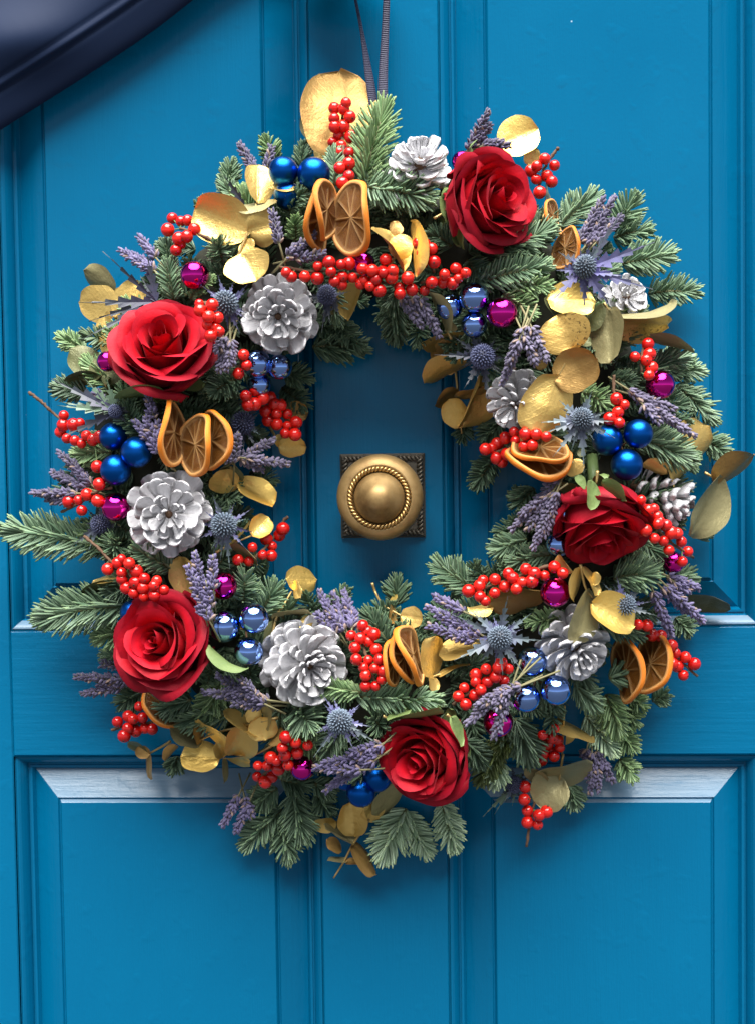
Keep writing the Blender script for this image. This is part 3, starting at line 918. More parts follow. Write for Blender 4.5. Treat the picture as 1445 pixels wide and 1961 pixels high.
# sprigs that fill the outline of the ring, outside and inside
_r = random.Random(77)
for i in range(52):
    out = i < 36
    a = 2 * math.pi * ((i + _r.uniform(0.2, 0.8)) / 36 if out else (i - 36 + _r.uniform(0.2, 0.8)) / 16)
    r0, r1 = (RR + 62, RR + _r.uniform(142, 176)) if out else (RR - 60, RR - _r.uniform(125, 150))
    a2 = a + _r.uniform(-0.09, 0.09)
    make_fir('X', RX + r0 * math.cos(a), RY + r0 * math.sin(a), RX + r1 * math.cos(a2), RY + r1 * math.sin(a2), _r.uniform(54, 68), _r.choice((0, 1, 1, 2)) if out else 0, 3, -6, 300 + i)
# the deep filling of short fir ends: one uncountable mass
Vs, Fs, As = [], [], []
rng = np.random.default_rng(7)
rnd = random.Random(9)
nb = 0
for k in range(300):
    a = 2 * math.pi * (k + rnd.random()) / 300
    s = rnd.uniform(-0.66, 0.62)
    r = RR + s * RH
    bx, by = RX + r * math.cos(a), RY + r * math.sin(a)
    d0 = 0.020 + 0.028 * math.sqrt(max(0, 1 - s * s))
    an = rnd.uniform(0, 2 * math.pi)
    an = math.atan2(math.sin(a) * (1 if s > 0 else -0.8) + 0.8 * math.sin(an), math.cos(a) * (1 if s > 0 else -0.8) + 0.8 * math.cos(an))
    lp = rnd.uniform(45, 75)
    B = P(bx, by, d0); T = P(bx + lp * math.cos(an), by + lp * math.sin(an), d0 + rnd.uniform(-0.004, 0.018))
    V, F, al = fir_needles(B, T, (0, -1, 0.3), M(28), 80, rng, 0.00105)
    Vs.append(V); Fs.append(F + nb); As.append(al); nb += len(V)
wb = bpy.data.objects['wreath_base']
V = np.concatenate(Vs) - np.array(wb.location)
o = link('fir_filling', quad_mesh('fir_filling', V, np.concatenate(Fs), FIR[0], np.concatenate(As)), wb)
o['kind'] = 'stuff'

# ------------------------------------------------------------------ roses
def petal(th0, W, r0, r_mid, r_top, z0, zt, roll, tipsharp, skew, rnd, nu=17, nv=16):
    vs, fs, h, uv = [], [], [], []
    ph1, ph2 = rnd.uniform(0, 6.3), rnd.uniform(0, 6.3)
    for j in range(nv):
        v = j / (nv - 1)
        for i in range(nu):
            u_ = i / (nu - 1) * 2 - 1
            ztop = z0 + (zt - z0) * (0.50 + 0.50 * math.sqrt(max(0.0, 1 - abs(u_) ** 2.3)) + tipsharp * (max(0, 1 - abs(u_) * 1.6)) ** 1.4)
            # radius up the petal
            if v < 0.62:
                t = v / 0.62
                r = r0 + (r_mid - r0) * math.sin(t * math.pi / 2) ** 0.85
            else:
                t = (v - 0.62) / 0.38
                r = r_mid + (r_top - r_mid) * (t * t * (3 - 2 * t))
            z = z0 + (ztop - z0) * v
            # the margin curls back in an arc, more at the sides, which leaves a soft point in the middle
            vc = 0.70
            if roll > 0 and v > vc:
                t = (v - vc) / (1 - vc)
                ln = (ztop - z0) * (1 - vc) * 1.15
                phi = roll * (0.85 + 0.35 * math.sin(2.5 * u_ + ph1) + 0.2 * abs(u_))
                r += ln * t * (1 - math.cos(phi * t)) / max(0.05, phi * t)
                z = z0 + (ztop - z0) * vc + ln * t * math.sin(phi * t) / max(0.05, phi * t)
            th = th0 + u_ * W * (0.45 + 0.55 * min(1, (v + 0.05) / 0.42)) * (1 - 0.16 * max(0, v - 0.75) * 4 * abs(u_) ** 2)
            r *= 1 + skew * u_
            r *= 1 + 0.04 * math.sin(3 * u_ + ph2) * v + 0.03 * math.sin(5.3 * v + 4 * u_ + ph1) + 0.012 * math.sin(9 * u_ + 7 * v + ph2) * v
            z += (0.025 * math.sin(4.2 * u_ + ph1) + 0.012 * math.sin(9.5 * u_ + ph2)) * v
            vs.append((r * math.cos(th), r * math.sin(th), z)); h.append(min(1.0, max(0.0, v * 1.05 - 0.05))); uv.append((i / (nu - 1), v))
    for j in range(nv - 1):
        for i in range(nu - 1):
            fs.append((j * nu + i, j * nu + i + 1, (j + 1) * nu + i + 1, (j + 1) * nu + i))
    return vs, fs, h, uv
def make_rose(label, px_, py_, rpx, facing, d, seed, spin, stem_px=None, open_=1.0, sepals=5, leafy=None):
    rnd = random.Random(seed)
    f = Vector(facing).normalized()
    c = P(px_, py_, d)
    R = M(rpx, d)
    x, y, z = frame(f, (0, 0, 1) if abs(f.z) < 0.8 else (0, -1, 0))
    q = Matrix((x, y, z)).transposed().to_quaternion()
    root = thing('rose', label, 'rose', c, 'red roses on the wreath', q)
    def put(nm, V, F, m, **kw):
        return link(nm, new_mesh(nm, [Vector(v) * R for v in V], F, m, **kw), root)
    layers = [ # count, half width, r_mid, r_top, top z, roll, tip
        (3, 2.3, 0.085, 0.06, 0.48, 0.0, 0.0), (3, 2.1, 0.16, 0.13, 0.54, 0.2, 0.0), (3, 1.95, 0.26, 0.23, 0.56, 0.5, 0.02), (3, 1.8, 0.37, 0.34, 0.55, 0.9, 0.03),
        (4, 1.5, 0.49, 0.47, 0.49, 1.3, 0.04), (4, 1.42, 0.62, 0.60, 0.41, 1.6, 0.05), (4, 1.32, 0.75, 0.74, 0.30, 1.8, 0.05), (4, 1.25, 0.87, 0.86, 0.15, 1.9, 0.06)]
    th = spin
    for li, (cnt, W, rm, rt, zt, roll, tip) in enumerate(layers):
        for k in range(cnt):
            th += 2 * math.pi / cnt + rnd.uniform(-0.16, 0.16)
            s = 1 + rnd.uniform(-0.05, 0.05)
            rm2, rt2 = rm * s * open_, rt * s * open_
            V, F, h, uv = petal(th, W * rnd.uniform(0.9, 1.08), 0.05 + 0.26 * rm, rm2, rt2, -0.80 + 0.05 * rnd.random(), zt + rnd.uniform(-0.05, 0.05),
                                roll * rnd.uniform(0.6, 1.4), tip * rnd.uniform(0.2, 1.3), 0.10 if li < 6 else 0.07, rnd)
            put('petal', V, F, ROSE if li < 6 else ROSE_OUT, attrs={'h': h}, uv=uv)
        th += 0.7
    # receptacle, stem and sepals
    V, F = tube([(0, 0, -0.70), (0, 0, -0.84), (0, 0, -0.95), (0, 0, -1.02)], [0.26, 0.30, 0.22, 0.13], 12)
    put('receptacle', V, F, STEM_GREEN)
    V, F = tube([(0, 0, -1.0), (0.02, 0.02, -1.3), (0.05, 0.02, -1.75)], [0.13, 0.12, 0.12], 8)
    put('stem', V, F, STEM_GREEN)
    for k in range(sepals):
        a = spin + 2 * math.pi * k / sepals + rnd.uniform(-0.25, 0.25)
        vs, fs, uv = [], [], []
        out = rnd.uniform(0.3, 1.0)
        for j in range(9):
            t = j / 8
            w = 0.17 * (1 - t) ** 0.8 * (0.6 + 0.8 * math.sin(min(1, t * 2.2) * math.pi / 2)) + 0.004
            r = 0.28 + 0.62 * math.sin(t * 1.7) * (0.75 + 0.35 * out)
            zz = -0.86 + 0.62 * t * t * (1.1 - out) - 0.10 * t * out
            for s in (-1, 0, 1):
                vs.append(((r) * math.cos(a) - s * w * math.sin(a), r * math.sin(a) + s * w * math.cos(a), zz + (0.04 if s else 0.0)))
                uv.append((t, 0.5 + 0.5 * s))
        for j in range(8):
            for s in range(2):
                fs.append((j * 3 + s, j * 3 + s + 1, (j + 1) * 3 + s + 1, (j + 1) * 3 + s))
        put('sepal', vs, fs, GOLD['n'], uv=uv)
make_rose('red rose turned to the right at the top of the wreath', 938, 386, 93, (0.62, -0.72, 0.14), 0.098, 11, 0.4)
make_rose('red rose with wide open swirled petals high on the left side', 313, 666, 99, (0.02, -0.80, 0.52), 0.098, 27, 2.1)
make_rose('red rose in the lower left, beneath a berry sprig and above gold leaves', 312, 1228, 100, (-0.26, -0.90, 0.20), 0.098, 33, 2.0)
make_rose('red rose with a green sepal at the bottom of the wreath', 814, 1450, 90, (-0.44, -0.86, -0.14), 0.094, 44, 0.2)
make_rose('drooping red rose facing down on the right, its green stem above', 1148, 1008, 94, (0.06, -0.60, -0.80), 0.098, 55, 2.6)

# ------------------------------------------------------------------ pine cones
def scale_mesh():
    rows = [(0.0, 0.17, 0.05, 0.0), (0.25, 0.25, 0.05, -0.03), (0.5, 0.38, 0.05, -0.04), (0.7, 0.48, 0.08, -0.02), (0.86, 0.49, 0.13, 0.03), (0.95, 0.40, 0.15, 0.07), (1.0, 0.20, 0.09, 0.09)]
    vs, fs = [], []
    for t, w, h, z in rows:
        vs += [(t, -w, z + h * 0.5 + 0.12 * w), (t, -w * 0.5, z + h * 0.45), (t, w * 0.5, z + h * 0.45), (t, w, z + h * 0.5 + 0.12 * w), (t, w * 0.5, z - h * 0.5), (t, -w * 0.5, z - h * 0.5)]
    n = 6
    for i in range(len(rows) - 1):
        for k in range(n):
            fs.append((i * n + k, (i + 1) * n + k, (i + 1) * n + (k + 1) % n, i * n + (k + 1) % n))
    fs.append(tuple(range(n))); fs.append(tuple((len(rows) - 1) * n + k for k in range(n - 1, -1, -1)))
    return new_mesh('cone_scale', vs, fs, SILVER)
SCALE = scale_mesh()
def make_cone(label, px_, py_, rpx, facing, d, seed, n=46, spin=0.0, tall=1.0, tight=1.0):
    rnd = random.Random(seed)
    c = P(px_, py_, d); R = M(rpx, d)
    x, y, z = frame(facing, (0, 0, 1) if abs(Vector(facing).normalized().z) < 0.85 else (0, -1, 0))
    root = thing('pine_cone', label, 'pine cone', c, 'silver pine cones on the wreath', Matrix((x, y, z)).transposed().to_quaternion())
    V, F = tube([(0, 0, 0.02 * R * tall), (0, 0, -0.2 * R * tall), (0, 0, -0.8 * R * tall), (0, 0, -1.25 * R * tall)], [0.06 * R, 0.2 * R, 0.3 * R, 0.12 * R], 8)
    link('core', new_mesh('core', V, F, BARK), root)
    for i in range(n):
        t = (i + 0.5) / n
        a = i * 2.399963 + spin + rnd.uniform(-0.12, 0.12)
        pol = math.radians((14 + 88 * t ** 0.62) * tight + rnd.uniform(-12, 12))       # angle from the axis
        base = Vector((math.cos(a), math.sin(a), 0)) * 0.10 * R + Vector((0, 0, (0.10 - 1.05 * t ** 1.25) * R * tall))
        ln = R * (0.36 + 0.58 * min(1, t * 2.2) ** 0.8 - 0.10 * max(0, t - 0.8) * 5) * rnd.uniform(0.84, 1.10)
        dr = Vector((math.cos(a) * math.sin(pol), math.sin(a) * math.sin(pol), math.cos(pol)))
        nn = Vector((0, 0, 1)) - dr * dr.z
        if nn.length < 1e-3:
            nn = Vector((-math.cos(a), -math.sin(a), 0))
        nn.normalize()
        # local x along the scale, local z = upper face
        zz = nn; yy = zz.cross(dr)
        m = mat4(dr, yy, zz, base) @ Matrix.Rotation(rnd.uniform(-0.32, 0.32), 4, 'X')
        w = ln * (0.44 + 0.18 * rnd.random()) * (1.0 if t > 0.2 else 0.8)
        link('scale', SCALE, root, m @ Matrix.Diagonal((ln, w, ln * 0.85, 1)))
CZ = 0.090
make_cone('silver pine cone with upright scales at the top, right of the tall fir sprig', 803, 303, 66, (0.10, -0.62, 0.66), 0.080, 1, 52)
make_cone('silver pine cone above the small mirror baubles on the inner left edge', 533, 606, 74, (0.05, -0.98, -0.16), 0.096, 2, 62)
make_cone('large silver pine cone with broad scales below the left orange slices', 324, 985, 80, (0.16, -0.98, -0.02), 0.104, 3, 60)
make_cone('largest silver pine cone, rounded and pale, at the bottom of the door knob opening', 594, 1276, 80, (0.42, -0.86, -0.10), 0.098, 4, 84, 0, 1.0, 1.05)
make_cone('silver pine cone under two gold leaves in the lower right', 1106, 1250, 66, (0.25, -0.76, -0.5), 0.092, 5, 56)
make_cone('silver pine cone half hidden behind gold leaves and lavender, inner right', 982, 776, 58, (-0.35, -0.8, -0.3), 0.090, 6, 46)
make_cone('dark grey silver cone seen from the side at the far right edge', 1288, 962, 62, (0.72, -0.30, -0.36), 0.060, 7, 54, 0, 1.25, 0.92)
make_cone('small silver cone peeking out behind the upper right sea holly', 1202, 568, 46, (0.3, -0.85, 0.2), 0.070, 8, 44)

# ------------------------------------------------------------------ baubles
def sphere_data(nu, nv, r=1.0):
    vs, fs = [(0, 0, 1)], []
    for i in range(1, nv):
        th = math.pi * i / nv
        for k in range(nu):
            ph = 2 * math.pi * k / nu
            vs.append((r * math.sin(th) * math.cos(ph), r * math.sin(th) * math.sin(ph), r * math.cos(th)))
    vs.append((0, 0, -1))
    for k in range(nu):
        fs.append((0, 1 + k, 1 + (k + 1) % nu))
    for i in range(nv - 2):
        for k in range(nu):
            a = 1 + i * nu
            fs.append((a + k, a + nu + k, a + nu + (k + 1) % nu, a + (k + 1) % nu))
    b_ = 1 + (nv - 2) * nu
    for k in range(nu):
        fs.append((b_ + (k + 1) % nu, b_ + k, len(vs) - 1))
    return vs, fs
_sv, _sf = sphere_data(36, 22)
BALL = {m.name: new_mesh('bauble', _sv, _sf, m) for m in (MATT_BLUE, CHROME_BLUE, PINK)}
_cv, _cf = tube([(0, 0, 0.93), (0, 0, 1.12), (0, 0, 1.16)], [0.24, 0.24, 0.18], 12)
CAPM = new_mesh('bauble_cap', _cv, _cf, CAP, smooth=False)
def ball(parent, mat, c, R, away, name='bauble'):
    x, y, z = frame(away, (0, 0.3, 1))
    o = link(name, BALL[mat.name], parent, mat4(x * R, y * R, z * R, c))
    cp = link('cap', CAPM, o)
    return o
def bauble_cluster(label, mat, balls, group, dd=0.0):
    cx = sum(b[0] for b in balls) / len(balls); cy = sum(b[1] for b in balls) / len(balls)
    base = surf(cx, cy) + 0.002
    root = thing('bauble_cluster', label, 'bauble cluster', P(cx, cy, base), group)
    for b in balls:
        x_, y_, r = b[:3]
        d = surf(cx, cy) + 0.016 + dd + (b[3] * 0.001 if len(b) > 3 else 0)
        c = P(x_, y_, d) - root.location
        aw = Vector((0, 0.012, 0)) - c + Vector((0, 0.014, 0))
        ball(root, mat, c, M(r, d), aw)
        v, f = tube([c * 0.6 + Vector((0, 0.006, 0)), Vector((0, 0.016, 0)), Vector((0, 0.03, 0))], 0.0008, 5)
        link('wire', new_mesh('wire', v, f, BARK), root)
g1, g2, g3 = 'matt blue bauble clusters', 'mirror blue bauble clusters', 'single magenta baubles'
bauble_cluster('three matt blue baubles at the top, left of the orange slices', MATT_BLUE, [(543, 328, 28.5, 2), (601, 333, 31.5, 4), (551, 374, 27, -3)], g1, 0.002)
bauble_cluster('three matt blue baubles stacked on the left, beside lavender and orange slices', MATT_BLUE, [(217, 836, 27, -4), (262, 866, 30.5, 6), (222, 900, 30, 3)], g1)
bauble_cluster('three matt blue baubles on the right, above the drooping rose', MATT_BLUE, [(1162, 843, 29.5, 3), (1221, 831, 28, 3), (1199, 890, 30.5, 4)], g1, 0.004)
bauble_cluster('three dark matt blue baubles at the bottom, left of the bottom rose', MATT_BLUE, [(722, 1489, 28.5, 1), (691, 1518, 28.5, 1), (664, 1489, 26, -6)], g1, -0.004)
bauble_cluster('single matt blue bauble peeping out behind the lower left rose', MATT_BLUE, [(255, 1174, 25.5)], g1, -0.006)
bauble_cluster('three mirror blue baubles at the upper inner right, beside a magenta bauble', CHROME_BLUE, [(907, 570, 28.5, 5), (860, 588, 25, -3), (907, 622, 25, -2)], g2, 0.002)
bauble_cluster('three small mirror blue baubles under the inner silver cone', CHROME_BLUE, [(492, 697, 28, 2), (536, 703, 24, 0), (497, 737, 23, -6)], g2)
bauble_cluster('three mirror blue baubles right of the lower left rose', CHROME_BLUE, [(430, 1200, 30.5, 2), (487, 1184, 29.5, 4), (477, 1248, 28.5, 1)], g2, 0.002)
bauble_cluster('three mirror blue baubles at the lower right, left of a silver cone', CHROME_BLUE, [(1018, 1267, 29, 2), (1063, 1322, 29.5, 4), (1006, 1337, 28, 2)], g2, 0.002)
bauble_cluster('two mirror blue baubles almost hidden behind the drooping rose', CHROME_BLUE, [(1076, 985, 22), (1070, 1042, 26)], g2, -0.002)
def pink(label, x_, y_, r, dd=0.0):
    d = surf(x_, y_) + 0.014 + dd
    root = thing('bauble', label, 'bauble', P(x_, y_, d), g3)
    ball(root, PINK, Vector((0, 0, 0)), M(r, d), (0.1, 0.9, 0.45), 'ball')
pink('magenta bauble among fir above the left red rose', 373, 527, 27.5, 0.004)
pink('magenta bauble beside the upper mirror blue baubles', 960, 599, 29.5, 0.010)
pink('magenta bauble near the right edge above a lavender bunch', 1263, 737, 28, 0.006)
pink('magenta bauble at the left, beside the left silver cone', 222, 971, 28, 0.002)
pink('magenta bauble behind lavender, above the lower left mirror baubles', 428, 1122, 27, 0.002)
pink('magenta bauble under the berries left of the drooping rose', 1062, 1134, 29.5, 0.006)
pink('magenta bauble peeping out below berries at the far right', 1288, 1077, 21, 0.0)
pink('magenta bauble behind lavender, above right of the bottom rose', 953, 1383, 29, 0.0)
pink('magenta bauble beside berries left of the bottom lavender', 579, 1471, 24, 0.004)
pink('magenta bauble half hidden by leaves left of the left rose', 206, 692, 20, 0.004)
pink('magenta bauble behind the top rose, next to the top silver cone', 884, 309, 20, 0.004)
pink('magenta bauble hidden behind the long berry sprig under the oranges', 696, 505, 22, -0.004)

# ------------------------------------------------------------------ dried orange slices
def slice_meshes(seed):
    rnd = random.Random(seed)
    n = 54
    p1, p2, p3 = rnd.uniform(0, 6.3), rnd.uniform(0, 6.3), rnd.uniform(0, 6.3)
    oval = rnd.uniform(0.02, 0.07)
    def wz(r, a): return r * r * (0.10 * math.sin(2 * a + p1) + 0.05 * math.sin(3 * a + p2))
    def wr(a): return 1 + oval * math.cos(2 * a + p3) + 0.012 * math.sin(7 * a + p1)
    prof = [(0.885, -0.065), (0.91, -0.09), (0.97, -0.088), (1.0, -0.06), (1.006, 0.0), (1.0, 0.06), (0.97, 0.088), (0.91, 0.09), (0.885, 0.065)]
    inn = [1, 0.9, 0.6, 0, 0, 0, 0.6, 0.9, 1]
    vs, fs, at = [], [], []
    for k in range(n):
        a = 2 * math.pi * k / n
        for (r, z), e in zip(prof, inn):
            vs.append((r * wr(a) * math.cos(a), r * wr(a) * math.sin(a), z * (1 + 0.08 * math.sin(5 * a + p2)) + wz(r, a))); at.append(e)
    m = len(prof)
    for k in range(n):
        for j in range(m):
            fs.append((k * m + j, ((k + 1) % n) * m + j, ((k + 1) % n) * m + (j + 1) % m, k * m + (j + 1) % m))
    rind = new_mesh('rind', vs, fs, RIND, attrs={'inner': at})
    vs, fs, at = [], [], []
    nseg = 10; nr, na = 8, 100
    for side in (1, -1):
        b0 = len(vs)
        for i in range(nr + 1):
            r = 0.02 + 0.87 * i / nr
            for k in range(na):
                a = 2 * math.pi * k / na
                s = (a * nseg / (2 * math.pi) + 0.30 * math.sin(2 * a + p1) + 0.2 * math.sin(3 * a + p2)) % 1.0
                edge = min(s, 1 - s) * 2 * math.pi * r / nseg
                mm = max(0.0, 1 - edge / 0.034)
                if r < 0.10: mm = 1.0
                if r > 0.84: mm = max(mm, 0.8)
                dip = 0.055 * (1 - mm) * min(1, r / 0.25) * (0.8 + 0.35 * rnd.random())
                vs.append((r * wr(a) * math.cos(a), r * wr(a) * math.sin(a), side * (0.058 - dip) + wz(r, a))); at.append(mm)
        for i in range(nr):
            for k in range(na):
                q_ = (b0 + i * na + k, b0 + (i + 1) * na + k, b0 + (i + 1) * na + (k + 1) % na, b0 + i * na + (k + 1) % na)
                fs.append(q_ if side > 0 else q_[::-1])
    fl = new_mesh('flesh', vs, fs, FLESH, attrs={'memb': at})
    return rind, fl
def orange_bundle(label, slices, dd=0.0):
    """slices: x, y, radius px, normal vector, roll, dz mm"""
    cx = sum(s[0] for s in slices) / len(slices); cy = sum(s[1] for s in slices) / len(slices)
    d0 = surf(cx, cy) + dd
    root = thing('orange_slice_bundle', label, 'orange slices', P(cx, cy, d0), 'bundles of dried orange slices')
    for i, (x_, y_, r, nrm, dz) in enumerate(slices):
        d = d0 + 0.016 + dz * 0.001
        R = M(r, d)
        ri, fl = slice_meshes(hash((round(x_), round(y_))) % 1000)
        x, y, z = frame(nrm, (0, 0, 1))
        c = P(x_, y_, d) - root.location
        o = link('orange_slice', ri, root, mat4(x * R, y * R, z * R, c))
        link('flesh', fl, o)
orange_bundle('three dried orange slices standing upright at the top under the blue baubles', [(674, 417, 70, (-0.82, -0.57, 0.04), 4), (624, 402, 60, (0.97, -0.24, 0.0), 4), (606, 423, 62, (0.99, -0.14, 0.0), -4)], 0.010)
orange_bundle('three dried orange slices standing upright on the left under the left rose', [(331, 828, 63, (0.985, -0.17, 0.0), 4), (377, 852, 63, (-0.80, -0.60, 0.10), 6), (408, 843, 62, (-0.82, -0.57, 0.0), -4)], 0.008)
orange_bundle('two dried orange slices lying flat on the inner right under berries', [(1034, 858, 54, (0.10, -0.55, 0.83), 8), (1030, 878, 66, (0.14, -0.46, 0.88), 2)], 0.006)
orange_bundle('three dried orange slices seen edge-on at the bottom, beside the berry cluster', [(753, 1268, 46, (0.90, -0.30, 0.0), 2), (772, 1258, 54, (0.94, -0.22, 0.26), 1), (788, 1255, 62, (0.93, -0.14, 0.30), 8)], 0.006)
orange_bundle('two dried orange slices hanging out at the lower right edge', [(1199, 1284, 62, (-0.95, -0.31, 0.0), 8), (1246, 1272, 61, (-0.92, -0.37, 0.30), 0)], 0.008)
orange_bundle('two curled dried orange slices tucked behind the upper rose', [(1082, 475, 42, (-0.80, -0.50, 0.2), 0), (1058, 416, 34, (0.85, -0.40, 0.2), -4)], -0.004)
orange_bundle('pale thin dried orange slice beneath the lower left rose', [(316, 1352, 50, (0.58, -0.50, 0.62), 0)], -0.012)

# ------------------------------------------------------------------ red berry sprigs
_bv, _bf = sphere_data(14, 10)
_bv = [(x, y, z * (0.97 if z < 0.9 else 0.94)) for x, y, z in _bv]
BERRY_ME = new_mesh('berry', _bv, _bf, [BERRY, BERRY_EYE])
_ev, _ef = tube([(0, 0, 0.90), (0, 0, 0.985), (0, 0, 0.99)], [0.16, 0.13, 0.05], 7)
EYE_ME = new_mesh('berry_eye', _ev, _ef, BERRY_EYE)
bcount = 0
def berry_sprig(label, berries, twig, dd=0.0, r=12.3, tr=0.0011, knob=True):
    """berries: list of (region, [(x, y)...]); twig: (region, [(x, y)...])"""
    global bcount
    rnd = random.Random(len(label) * 31 + int(dd * 1e4) + len(twig[1]))
    pts = [Z[reg_](x, y) for reg_, l in berries for x, y in l]
    tw = [Z[twig[0]](x, y) for x, y in twig[1]]
    cx = sum(p[0] for p in pts) / len(pts); cy = sum(p[1] for p in pts) / len(pts)
    def dep(x, y): return surf(x, y) * 0.75 + surf(cx, cy) * 0.25 + dd
    root = thing('berry_sprig', label, 'berry sprig', P(cx, cy, dep(cx, cy)), 'red berry sprigs on the wreath')
    tp = smooth_path([P(x, y, dep(x, y) + 0.006) for x, y in tw], 6)
    tl = [p + Vector((rnd.uniform(-1, 1), rnd.uniform(-1, 1), rnd.uniform(-1, 1))) * 0.0005 for p in tp]
    rad = [tr * (1 + 0.35 * (rnd.random() < 0.3)) for _ in tl]
    v, f = tube(rel(tl, root), rad, 6)
    link('twig', new_mesh('twig', v, f, BARK), root)
    stalks = []
    for x_, y_ in pts:
        rr = r * rnd.uniform(0.80, 1.10)
        d = dep(x_, y_) + 0.010 + rnd.uniform(-0.0045, 0.004)
        c = P(x_, y_, d); R = M(rr, d)
        e = Vector((rnd.uniform(-1, 1), -rnd.uniform(0.0, 1.2), rnd.uniform(-1, 1)))
        x, y, z = frame(e, (0.2, 0.3, 1))
        o = link('berry', BERRY_ME, root, mat4(x * R, y * R, z * R, c - root.location))
        link('berry_eye', EYE_ME, o)
        nt_ = min(tp, key=lambda p: (p - c).length)
        stalks.append(tube([c - root.location, (c + nt_) / 2 - root.location + Vector((0, 0.001, 0)), nt_ - root.location], 0.0005, 4, False))
        bcount += 1
    v, f = joinm(stalks)
    link('stalks', new_mesh('stalks', v, f, STEM_GREEN), root)
berry_sprig('upright red berry sprig in front of the tallest gold leaf', [('A', [(948, 350), (868, 387), (932, 393), (867, 458), (975, 447), (932, 512), (870, 515), (898, 575), (983, 583), (855, 622), (915, 648), (972, 697), (905, 690), (968, 770), (968, 855), (925, 905), (905, 800)])], ('A', [(930, 940), (940, 760), (920, 560), (930, 390)]), 0.020)
berry_sprig('small red berry sprig left of the big folded gold leaves, upper left', [('T', [(955, 1208), (1040, 1220), (1002, 1225), (1078, 1268), (930, 1272), (990, 1320), (1035, 1310), (975, 1385), (1000, 1350)])], ('T', [(1180, 1330), (1090, 1290), (1000, 1265)]), 0.014)
berry_sprig('red berry sprig with a bare twig tip right of the upper rose', [('B', [(1235, 557), (1180, 608), (1302, 603), (1250, 675), (1283, 715), (1175, 698), (1200, 790), (1140, 640)])], ('B', [(1190, 760), (1240, 610), (1300, 520), (1332, 478)]), 0.020)
berry_sprig('long horizontal red berry sprig across the top of the opening', [('E', [(752, 470), (845, 468), (935, 395), (932, 480), (1012, 368), (1025, 435), (1095, 385), (1150, 378), (1105, 470), (1050, 500), (1100, 525), (1175, 475), (1245, 415), (1310, 435), (1255, 495), (1335, 488), (1295, 535), (1360, 565), (1230, 520), (1400, 350), (1440, 475), (1385, 430), (715, 440)]),
             ('F', [(95, 385), (45, 245), (178, 290), (290, 298), (233, 365), (318, 378), (140, 170), (185, 245), (120, 260), (235, 405)])], ('E', [(670, 400), (890, 430), (1180, 450), (1400, 510), (1460, 530)]), 0.022)
berry_sprig('short red berry cluster under the green bud end of the upper rose', [('F', [(405, 65), (455, 95), (385, 125), (395, 195), (472, 187), (365, 60), (415, 150)])], ('F', [(470, 260), (430, 150), (390, 90)]), 0.018)
berry_sprig('red berry cluster directly above the upper mirror baubles', [('F', [(622, 232), (543, 272), (690, 262), (638, 300), (455, 327), (532, 330), (598, 335), (405, 385)])], ('F', [(380, 330), (500, 300), (640, 265)]), 0.018)
berry_sprig('red berry cluster touching the right side of the left rose', [('E', [(115, 658), (205, 665), (122, 702), (182, 745), (243, 752), (175, 800), (225, 820), (253, 848), (195, 880)])], ('E', [(150, 640), (190, 740), (215, 900)]), 0.034)
berry_sprig('three red berries beside the small inner mirror baubles', [('E', [(422, 1010), (443, 1082), (387, 1138)])], ('E', [(340, 1160), (400, 1080), (410, 1000)]), 0.026)
berry_sprig('dense red berry sprig pointing down right on the inner left edge', [('E', [(438, 1295), (503, 1257), (555, 1310), (500, 1350), (605, 1305), (455, 1355), (635, 1350), (575, 1400), (680, 1350)]), ('I', [(1012, 335), (1085, 335), (1012, 405), (1085, 418), (1145, 393), (1070, 470), (1138, 478), (955, 380), (1040, 275)])], ('E', [(420, 1290), (560, 1360), (700, 1440), (770, 1530)]), 0.020)
berry_sprig('red berry sprig with a long bare twig at the far left edge', [('H', [(443, 345), (440, 412), (420, 460), (465, 505), (510, 410), (555, 400), (520, 520), (600, 485), (645, 515), (690, 495), (565, 540), (675, 700)])], ('H', [(198, 183), (260, 230), (330, 290), (400, 355), (520, 440), (650, 500)]), 0.012)
berry_sprig('loose red berry sprig beside the left magenta bauble', [('H', [(688, 820), (603, 893), (478, 943), (545, 932), (680, 935), (568, 1003)])], ('H', [(422, 1012), (520, 970), (640, 885), (780, 840)]), 0.018)
berry_sprig('dense red berry sprig above the lower left rose with a bare twig tip', [('J', [(567, 325), (633, 282), (660, 255), (715, 285), (663, 350), (765, 340), (665, 395), (820, 390), (757, 418), (695, 455), (812, 455), (885, 440), (745, 490), (905, 405), (955, 470), (815, 515), (890, 510)])], ('J', [(405, 100), (490, 170), (590, 270), (700, 360), (850, 450)]), 0.022)
berry_sprig('red berry sprig reaching into the opening left of the brass knob', [('I', [(1055, 1130), (1030, 1175), (980, 1250), (845, 1258), (915, 1310), (975, 1315), (940, 1200), (745, 1345), (820, 1355)])], ('I', [(1095, 1045), (1050, 1090), (960, 1230), (860, 1330)]), 0.014)
berry_sprig('tall red berry cluster right of the largest silver cone', [('K', [(1165, 785), (1245, 715), (1275, 755), (1320, 775), (1228, 805), (1285, 825), (1190, 870), (1335, 880), (1200, 950), (1282, 955), (1357, 950), (1250, 1008), (1325, 1012), (1265, 1060), (1385, 1030), (1375, 1090), (1265, 1135), (1330, 1135)])], ('K', [(1210, 730), (1260, 900), (1320, 1080), (1340, 1160)]), 0.020)
berry_sprig('long red berry sprig left of the drooping rose, pointing into the opening', [('L', [(890, 295), (965, 258), (990, 222), (1072, 215), (970, 335), (1005, 365), (1070, 310), (1140, 265), (1165, 175), (1195, 205), (1220, 280), (1260, 235), (1285, 143), (1345, 175), (1325, 230), (1415, 190)]), ('S', [(870, 1180), (935, 1230)])], ('L', [(872, 328), (1000, 275), (1240, 190), (1440, 120)]), 0.024)
